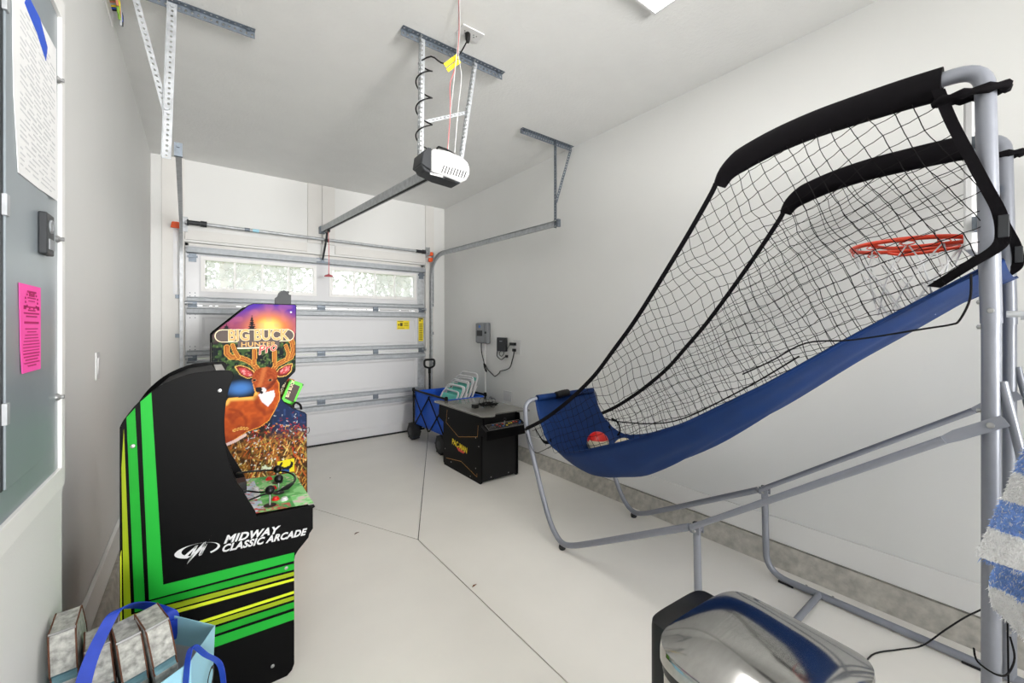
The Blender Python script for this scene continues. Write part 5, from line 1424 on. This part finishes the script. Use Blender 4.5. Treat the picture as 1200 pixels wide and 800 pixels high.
# sleeves, straps and side nets
STRAP = [(0.872, 1.955), (0.90, 1.905), (1.035, 1.708), (1.264, 1.400), (1.42, 1.22), (1.542, 1.085), (1.68, .965), (1.812, .865), (1.98, .755), (2.155, .665)]
def side_net(x, sg, seed, xt):
    off = -0.004 * sg
    mb = MB()
    n = 22
    path = spline([(0.205, 2.072), (0.35, 2.079), (0.52, 2.076), (0.68, 2.058), (0.79, 2.028), (0.845, 1.99), (0.875, 1.945)], 5) if False else None
    pts = [Vector((xt, a, b)) for a, b in [(0.207, 2.070), (0.30, 2.075), (0.42, 2.076), (0.52, 2.074), (0.62, 2.064), (0.70, 2.049), (0.78, 2.026), (0.835, 1.992), (0.865, 1.945)]]
    pts = spline(pts, 4)
    rad = []
    for k in range(len(pts)):
        f = k / (len(pts) - 1)
        rad.append(0.049 if f < .75 else 0.049 - (f - .75) / .25 * 0.022)
    mb.tube(pts, rad, 14, flat=0.60, up=(0, 0, 1))
    sl = mb.build('net_sleeve', 'blackfab', g, smooth=60)
    MB().ribbon(spline([(x - .01, a, b) for a, b in STRAP], 6), (0.35, .8, .55) if sg < 0 else (0.35, .8, .55), 0.028, 0.002).build('net_strap', 'blackfab', g)
    xr = x - .024
    MB().ribbon(spline([(xr, 0.212, 2.045), (xr, 0.185, 1.94), (xr - .004, 0.147, 1.82), (xr - .006, 0.118, 1.73), (xr - .004, 0.096, 1.66), (xr, 0.090, 1.60), (xr, 0.10, 1.565), (xr, 0.150, 1.525), (xr + .03, 0.225, 1.47)], 6), (0, 1, .25), 0.030, 0.0018).build('net_rear_strap', 'blackfab', g)
    mb = MB().tube(spline([(x - .018, 0.215, 2.01), (x - .03, 0.16, 2.008), (x - .012, 0.09, 2.006), (x + .02, 0.092, 2.006), (x + .026, 0.14, 2.008), (x + .01, 0.19, 2.01)], 5, True), [0.009 + .003 * (k % 3) for k in range(30)], 7, closed=True)
    mb.build('net_tie', 'blackfab', g, smooth=50)
    MB().box(x - .036, x - .026, 0.078, 0.098, 1.59, 1.65).build('strap_buckle', 'dark', g, bevel=0.002)
    # outline of the net panel in (y, z)
    top = [(0.215, 2.04), (0.42, 2.038), (0.62, 2.025), (0.75, 1.99), (0.86, 1.945)]
    bot = [(a, b) for a, b in zip(LY, LZ) if 0.2 < a < 2.0][::-1]
    P = top + STRAP[1:-1] + [(2.12, .685), (2.03, .645)] + [(1.95, .60)] + bot + [(0.13, 1.535), (0.096, 1.58), (0.096, 1.67), (0.147, 1.82)]
    def inside(a, b):
        r = False; j = len(P) - 1
        for i in range(len(P)):
            (xi, zi), (xj, zj) = P[i], P[j]
            if (zi > b) != (zj > b) and a < (xj - xi) * (b - zi) / (zj - zi) + xi: r = not r
            j = i
        return r
    aA, aB = math.radians(64), math.radians(-24)
    dA, dB = Vector((math.cos(aA), math.sin(aA))), Vector((math.cos(aB), math.sin(aB)))
    S_ = 0.0455
    o0 = Vector((1.0, 1.35))
    def knot(i, j):
        p = o0 + dA * (i * S_) + dB * (j * S_)
        n1 = noise.noise_vector(Vector((p.x * 5, p.y * 5, seed * 7.3)))
        n2 = noise.noise_vector(Vector((p.x * 26, p.y * 26, seed * 3.1)))
        return Vector((p.x + n1.x * .030 + n2.x * .007, p.y + n1.y * .030 + n2.y * .007)), 0.05 * n1.z + 0.012 * n2.z
    K = {}
    for i in range(-40, 41):
        for j in range(-40, 41):
            q, w = knot(i, j); K[i, j] = (q, w, inside(q.x, q.y))
    def depth_w(q):   # slack vanishes near the edges
        d = min(((Vector((a, b)) - q).length for a, b in P))
        return min(1, d / .25)
    mb = MB()
    V3 = lambda q, w: Vector((x + w * depth_w(q) - 0.006, q.x, q.y))
    for (i, j), (q, w, ins) in K.items():
        for di, dj in ((1, 0), (0, 1)):
            o2 = K.get((i + di, j + dj))
            if o2 is None or not (ins or o2[2]): continue
            a, b, wa, wb_ = q, o2[0], w, o2[1]
            if not (ins and o2[2]):
                if not ins: a, b, wa, wb_ = b, a, wb_, wa
                lo, hi = 0.0, 1.0
                for _ in range(9):
                    m_ = (lo + hi) / 2; c_ = a + (b - a) * m_
                    if inside(c_.x, c_.y): lo = m_
                    else: hi = m_
                b = a + (b - a) * lo; wb_ = wa * (1 - lo) + wb_ * lo
            if (b - a).length < 1e-4: continue
            p0, p1 = V3(a, wa), V3(b, wb_)
            mid = (p0 + p1) / 2 + Vector((0, 0, -0.0025))
            mb.tube([p0, mid, p1], 0.0015, 3)
    nn = mb.build('side_net', 'netblack', g, closed=False)
    return nn
side_net(XN - .006, -1, 1.0, XN)
side_net(XF + .006, 1, 2.0, XF)
# elastic lines and a thin black cord trailing from the near net
MB().tube(spline([(1.735, 0.148, 1.50), (1.735, 0.15, 1.43), (1.735, 0.17, 1.37), (1.735, 0.187, 1.357), (1.735, 0.24, 1.345), (1.735, 0.412, 1.307), (1.735, 0.546, 1.292), (1.737, 0.66, 1.22), (1.74, 0.765, 1.16)], 5), 0.0028, 6).build('net_cord', 'netblack', g)
MB().tube(spline([(2.46, 2.15, 0.66), (2.45, 1.9, 0.66), (2.45, 1.5, 0.74), (2.45, 1.1, 0.98), (2.45, .8, 1.2)], 6), 0.0045, 6).build('net_cord', 'netblack', g)
MB().tube(spline([(2.44, 2.0, 0.67), (2.425, 1.93, 0.655), (2.41, 1.90, 0.60), (2.405, 1.93, 0.56), (2.40, 1.98, 0.53)], 6), 0.008, 6, flat=.4).build('net_tie', 'blackfab', g)
MB().tube(spline([(1.74, 2.14, 0.64), (1.735, 2.10, 0.58), (1.75, 2.06, 0.53), (1.80, 2.03, 0.545), (1.83, 1.98, 0.585)], 5), 0.0022, 5).build('net_cord', 'netblack', g)
MB().ribbon([(1.90, 0.09, 0.50), (1.90, 0.088, 0.30), (1.905, 0.09, 0.03)], (1, 0, 0), 0.024).build('loose_strap', 'blackfab', g)
MB().tube(spline([(1.90, 0.085, 0.44), (1.86, 0.075, 0.405), (1.78, 0.083, 0.395), (1.728, 0.10, 0.405), (1.725, 0.135, 0.42), (1.76, 0.145, 0.435)], 5), 0.0025, 5).build('net_cord', 'netblack', g)

# balls resting in the ramp
def ball(c_, r, top, label, tilt):
    b = MB()
    b.sphere((0, 0, 0), r, 28, 18)
    o = bpy.data.objects.new('basketball', None)
    mats = ['cream', top]
    b.m = []
    n_ = Vector((0.10, .12, 1)).normalized()
    for f in b.f:
        cc = sum((Vector(b.v[i]) for i in f), Vector()) / len(f)
        b.m.append(1 if cc.dot(n_) > 0.18 * r else 0)
    bpy.data.objects.remove(o)
    ob = b.build('basketball', mats, None, smooth=80)
    ob.location = c_
    return ob
tag(ball((2.19, 1.915, 0.553), 0.075, 'red', '', 0.15), 'red and cream mini basketball lying in the blue ramp', 'ball', None)
tag(ball((2.25, 1.735, 0.537), 0.075, 'cream', '', 0.4), 'cream mini basketball mostly hidden behind the ramp edge', 'ball', None)

# ================================================================== TRASH CAN
t = thing('trash_can', 'brushed steel step trash can with a glossy curved lid in the foreground', 'trash can', (0, 0, 0))
hw, hd, hb = 0.186, 0.165, 0.603
def sell(a, b, e, n=56):
    return [(a * math.copysign(abs(math.cos(q)) ** e, math.cos(q)), b * math.copysign(abs(math.sin(q)) ** e, math.sin(q))) for q in np.linspace(0, 2 * PI, n + 1)[:-1]]
def loft(mb, rings, cap0=True, cap1=True):
    n = len(rings[0]); v = [p for r in rings for p in r]
    f = [(i * n + j, i * n + (j + 1) % n, (i + 1) * n + (j + 1) % n, (i + 1) * n + j) for i in range(len(rings) - 1) for j in range(n)]
    if cap0: f.append(tuple(range(n)))
    if cap1: f.append(tuple((len(rings) - 1) * n + j for j in range(n)))
    return mb.add(v, f)
E_ = 0.42
mb = MB(); loft(mb, [[(x, y, z) for x, y in sell(hw * k, hd * k, E_)] for z, k in ((0.03, .93), (0.05, .95), (hb - .03, .965), (hb - .028, .965))])
mb.build('body', 'steel', t, smooth=40)
mb = MB(); loft(mb, [[(x, y, z) for x, y in sell(hw * k, hd * k, E_)] for z, k in ((0.0, .95), (0.028, .95))]); mb.build('base', 'black', t, smooth=40)
mb = MB(); loft(mb, [[(x, y, z) for x, y in sell(hw * k, hd * k, E_)] for z, k in ((hb - .027, .975), (hb - .004, .98))]); mb.build('rim', 'black', t, smooth=40)
mb = MB()
rings = [[(x, y, hb - .003) for x, y in sell(hw, hd, E_)], [(x, y, hb + .022) for x, y in sell(hw, hd, E_)]]
for k in (0.99, 0.975, 0.94, .88, .8, .7, .58, .45, .32, .2, .1, .03):
    rings.append([(x, y, hb + .026 + 0.042 * (1 - abs(x / hw) ** 2.6) ** .8 * (1 - 0.75 * abs(y / hd) ** 3)) for x, y in sell(hw * k, hd * k, E_)])
loft(mb, rings)
mb.build('lid', 'steel', t, smooth=50)
mb = MB(); loft(mb, [[(x + .015, y + hd + .016, z) for x, y in sell(.118 * k, .052 * k, .4)] for z, k in ((0.05, .96), (hb - .004, .97), (hb + .010, .95), (hb + .014, .88))]); mb.build('hinge_housing', 'black', t, smooth=40)
mb = MB().prism([(-.07, -hd - .045), (.07, -hd - .045), (.06, -hd + .012), (-.06, -hd + .012)], 'z', 0.012, 0.022); mb.build('pedal', 'steel', t, bevel=0.003)
t.location = (0.985, 0.392, 0.0); t.rotation_euler = (0, 0, math.radians(-4))

# ================================================================== TOTE BAG AND METAL BLOCKS
t = thing('tote_bag', 'light blue tote bag with dark blue handles holding rusty metal blocks', 'tote bag', (-0.13, 1.42, 0.0))
RIM = [(-0.283, 1.57), (-0.17, 1.60), (-0.068, 1.585), (0.035, 1.47), (-0.018, 1.32), (-0.089, 1.285), (-0.19, 1.25), (-0.283, 1.235)]
BOTM = [(-0.275, 1.53), (-0.17, 1.56), (-0.075, 1.55), (0.01, 1.46), (-0.02, 1.34), (-0.09, 1.30), (-0.19, 1.27), (-0.275, 1.26)]
RZ = [0.49, 0.50, 0.495, 0.485, 0.505, 0.495, 0.47, 0.48]
def tote(u, v):
    n = len(RIM); i = int(u * n) % n; f = u * n - int(u * n)
    rx = RIM[i][0] * (1 - f) + RIM[(i + 1) % n][0] * f; ry = RIM[i][1] * (1 - f) + RIM[(i + 1) % n][1] * f
    bx_ = BOTM[i][0] * (1 - f) + BOTM[(i + 1) % n][0] * f; by_ = BOTM[i][1] * (1 - f) + BOTM[(i + 1) % n][1] * f
    zt = RZ[i] * (1 - f) + RZ[(i + 1) % n] * f
    w = 0.005 * math.sin(9 * u * PI + 5 * v) * math.sin(PI * v)
    return (bx_ + (rx - bx_) * v + w * .5, by_ + (ry - by_) * v + w, 0.003 + zt * v)
mb = MB().grid(tote, 48, 10); mb.mi = 0
mb.add([(x, y, 0.003) for x, y in BOTM], [tuple(range(8))])
bag_ = mb.build('bag_body', ['totelight'], t, closed=False, solid=0.002)
inner = MB().grid(lambda u, v: tuple(Vector(tote(u, .05 + .80 * v)) * 1.0 + (Vector((-0.13, 1.42, 0)) - Vector(tote(u, .05 + .80 * v)) * Vector((1, 1, 0)).length * 0 - Vector((-0.0, 0, 0))) * 0), 48, 6)
cx_, cy_ = -0.13, 1.42
inner.v = [(x + (cx_ - x) * .022, y + (cy_ - y) * .022, z) for x, y, z in inner.v]
inner.build('bag_lining', 'toteinner', bag_, closed=False)
MB().ribbon(spline([(-0.062, 1.572, 0.43), (-0.063, 1.574, 0.495), (-0.082, 1.57, 0.525), (-0.13, 1.515, 0.59), (-0.166, 1.44, 0.632), (-0.186, 1.395, 0.612), (-0.203, 1.33, 0.575), (-0.208, 1.26, 0.52), (-0.208, 1.235, 0.42)], 6), (0.93, .36, 0), 0.030, 0.0012).build('handle', 'toteband', t)
MB().ribbon(spline([(-0.030, 1.295, 0.36), (-0.028, 1.292, 0.46), (-0.022, 1.30, 0.535), (-0.012, 1.315, 0.545), (0.012, 1.335, 0.50), (0.045, 1.375, 0.43), (0.055, 1.39, 0.33)], 6), (0.5, -.6, .5), 0.020, 0.0012).build('handle', 'toteband', t)
MB().box(-0.083, -0.052, 1.561, 1.565, 0.435, 0.492).build('handle_patch', 'toteband', t)
dv = Vector((0.053, 0.15, 0)).normalized()
text('lettering', 'O', frame(Vector((0.006, 1.373, 0.355)) + Vector((.006, -.003, 0)), dv, (0, 0, 1)), 0.085, 'ink', bag_, bold=-0.001, shear=.3, xs=0.8)
text('lettering', 'l', frame(Vector((-0.008, 1.333, 0.345)) + Vector((.006, -.003, 0)), dv, (0, 0, 1)), 0.085, 'ink', bag_, bold=-0.001, shear=.3, xs=0.8)

def block(i, bev, yaw, roll, h, lab):
    t = thing('metal_block', lab, 'metal block', (0, 0, 0), 'rusty metal blocks in the tote bag')
    w = 0.0225
    ch = 0.095
    prof = [(0.0, 0.0), (0.0, h - .115), (0.006, h - .110), (0.006, h - .098), (0.0, h - .092), (0.012, h - .012), (0.018, h), (0.10, h + .006), (0.135, h - .06), (0.145, h - .16), (0.145, 0.0)]
    cols = {}
    mb = MB().prism(prof, 'x', -w, w)
    n = len(prof)
    mb.m = []
    for f in mb.f:
        if len(f) > 4: mb.m.append(0)
        else:
            k = f[0]
            mb.m.append(2 if k in (1, 2, 3) else 0)
    body = mb.build('block_body', ['weathered', 'rustdark', 'tealpaint'], t, bevel=0.0015)
    e = MB()
    for s_ in (-1, 1):   # rusty welded edges
        e.tube([(s_ * w, a, b) for a, b in prof[1:10]], 0.0017, 6)
    e.build('rusty_edge', 'rustdark', t)
    MB().tube([(-w, 0.016, h - .001), (w, 0.016, h - .001)], 0.003, 6).build('weld_bead', 'screw', t)
    t.rotation_euler = (0, math.radians(roll), math.radians(yaw))
    rot = t.rotation_euler.to_matrix()
    t.location = Vector(bev) - rot @ Vector((0, 0.016, h))
    t.location.z = max(t.location.z, 0.022)
    return t
block(0, (-0.262, 1.435, 0.625), 2, -3, 0.60, 'rusty metal block nearest the wall, leftmost of the four in the bag')
block(1, (-0.198, 1.408, 0.572), 8, -5, 0.545, 'rusty metal block partly covered by the dark blue bag handle')
block(2, (-0.138, 1.368, 0.592), 13, -6, 0.565, 'rusty metal block third from the wall, right of the blue handle')
block(3, (-0.084, 1.350, 0.612), 18, -7, 0.585, 'rusty metal block farthest right, beside the open mouth of the bag')

# ================================================================== TOWEL ON A RACK AT THE RIGHT EDGE
t = thing('towel_rack', 'white floor standing towel rack just outside the right edge', 'rack', (1.52, -0.40, 0.0))
MB().tube(fillet([(1.52, -0.06, 0.02), (1.52, -0.06, 1.13), (1.52, -0.78, 1.13), (1.52, -0.78, 0.02)], .06, 6), 0.011, 10).build('rail', 'whitemetal', t, smooth=60)
for y in (-0.06, -0.78): MB().tube([(1.36, y, 0.012), (1.68, y, 0.012)], 0.012, 8).build('foot', 'whitemetal', t, smooth=60)
stripes = [(1.16, 'b'), (1.065, 'w'), (1.045, 'b'), (1.005, 'w'), (0.937, 'b'), (0.874, 'w'), (0.70, 'b'), (.60, 'w')]
def tow(front):
    mb = MB()
    nu, nv = 60, 90
    vs = []
    for i in range(nu + 1):
        for j in range(nv + 1):
            v = j / nv
            u = i / nu
            if front:
                z = 1.145 - v * (0.345 + 0.02 * (1 - u))
                ye = 0.030 + max(0, 1.13 - z) * 0.275 - (0.02 if v > .97 else 0) * 1
                y = -0.45 + u * (ye + 0.45)
                x = 1.507 - 0.05 * v + 0.020 * math.sin(y * 26 + 1.2) * v
                if u > .9: x += (u - .9) * .25
            else:
                z = 1.145 - v * 0.60
                edge = 0.03 + (0.075 * math.sin(PI * np.clip((1.145 - z - .28) / .32, 0, 1))) if z < .865 else 0.03
                edge -= max(0, (0.66 - z)) * 0.45
                y = -0.45 + u * (edge + 0.45)
                x = 1.535 + 0.02 * v + 0.022 * math.sin(y * 22) * v
            vs.append((x, y, z))
    mb.v = vs
    mb.f = [(i * (nv + 1) + j, (i + 1) * (nv + 1) + j, (i + 1) * (nv + 1) + j + 1, i * (nv + 1) + j + 1) for i in range(nu) for j in range(nv)]
    mb.m = []
    for f in mb.f:
        zc = sum(vs[k][2] for k in f) / 4; yc = sum(vs[k][1] for k in f) / 4
        zz = zc - 0.10 * (yc - .05) * (1 if front else 3.0)
        if front: b = (int((zz - 0.806 + 5 * .138) / 0.069) % 2 == 1)
        else: b = 0.70 < zz < 0.83
        mb.m.append(1 if b else 0)
    return mb
tw = thing('striped_towel', 'fluffy blue and white striped towel hanging at the right edge', 'towel', (1.52, -0.2, 1.14))
tex = bpy.data.textures.new('pile', 'CLOUDS'); tex.noise_scale = 0.006; tex.noise_depth = 2
for fr_ in (True, False):
    ob = tow(fr_).build('front_fall' if fr_ else 'back_fall', ['towelwhite', 'towelblue'], tw, closed=False, solid=0.012, smooth=80)
    sb = ob.modifiers.new('sub', 'SUBSURF'); sb.levels = 1; sb.render_levels = 2
    dm = ob.modifiers.new('pile', 'DISPLACE'); dm.texture = tex; dm.strength = 0.005; dm.texture_coords = 'LOCAL'
# pile: short fibres standing off the cloth along the visible part
rp_ = random.Random(21)
for fr_ in (True, False):
    src = tow(fr_)
    fb_ = MB()
    cand = [k for k, f in enumerate(src.f) if sum(src.v[i][1] for i in f) / 4 > -0.10]
    for q in range(15000):
        k = cand[rp_.randrange(len(cand))]; f = src.f[k]
        a, b, c_, d = [Vector(src.v[i]) for i in f]
        u, v = rp_.random(), rp_.random()
        p = (a * (1 - u) + b * u) * (1 - v) + (d * (1 - u) + c_ * u) * v
        nrm = (b - a).cross(d - a)
        if nrm.length < 1e-9: continue
        nrm.normalize()
        if nrm.x > 0: nrm = -nrm
        edge = p.y > -0.02 and rp_.random() < .3
        p += nrm * 0.005
        tip = p + nrm * rp_.uniform(.004, .009) + Vector((rp_.gauss(0, .003), rp_.gauss(0.002 if edge else 0, .003), -rp_.uniform(.002, .008)))
        w = Vector((0, rp_.uniform(-1, 1), rp_.uniform(-.6, .6))).normalized() * .0011
        fb_.mi = src.m[k] if rp_.random() > .16 else 0
        fb_.add([p - w, p + w, tip], [(0, 1, 2)])
    pl_ = fb_.build('pile', ['towelwhite', 'towelblue'], tw, closed=False)
    pl_['kind'] = 'stuff'
mb = MB(); mb.tube([(1.52, -0.44, 1.1405), (1.52, 0.025, 1.1405)], 0.0215, 10)
mb.build('top_fold', 'towelblue', tw, smooth=70)

# ================================================================== SMALL THINGS ON THE FLOOR
def leaf(x, y, a, s, lab, m='leafbrown'):
    o = MB()
    o.add([(-s, 0, .001), (-.2 * s, .35 * s, .004), (s, .05 * s, .002), (-.1 * s, -.3 * s, .005), (-s, 0, .003), (-.2 * s, .35 * s, .006), (s, .05 * s, .004), (-.1 * s, -.3 * s, .007)], [(0, 3, 2, 1), (4, 5, 6, 7), (0, 1, 5, 4), (1, 2, 6, 5), (2, 3, 7, 6), (3, 0, 4, 7)])
    ob = o.build('dry_leaf', m, None)
    ob.location = (x, y, 0); ob.rotation_euler = (0, 0, a)
    tag(ob, lab, 'leaf')
leaf(0.819, 2.766, 0.3, 0.018, 'small dark dry leaf on the floor left of the joint', 'rustdark')
leaf(1.142, 1.835, 0.2, 0.016, 'tiny brown leaf scrap lying on the floor joint')
leaf(0.931, 3.924, 1.0, 0.010, 'tiny dark speck of leaf on the floor near the garage door', 'rustdark')
o = MB().tube(spline([(2.02, 0.46, 0.004), (2.198, 0.462, 0.004), (2.33, 0.40, 0.004), (2.42, 0.345, 0.012), (2.43, 0.28, 0.11), (2.40, 0.22, 0.21), (2.37, 0.16, 0.30), (2.40, 0.135, 0.36)], 6), 0.003, 6).build('floor_cable', 'black', None, smooth=60)
tag(o, 'thin black cable running from the floor up behind the grey upright', 'cable')
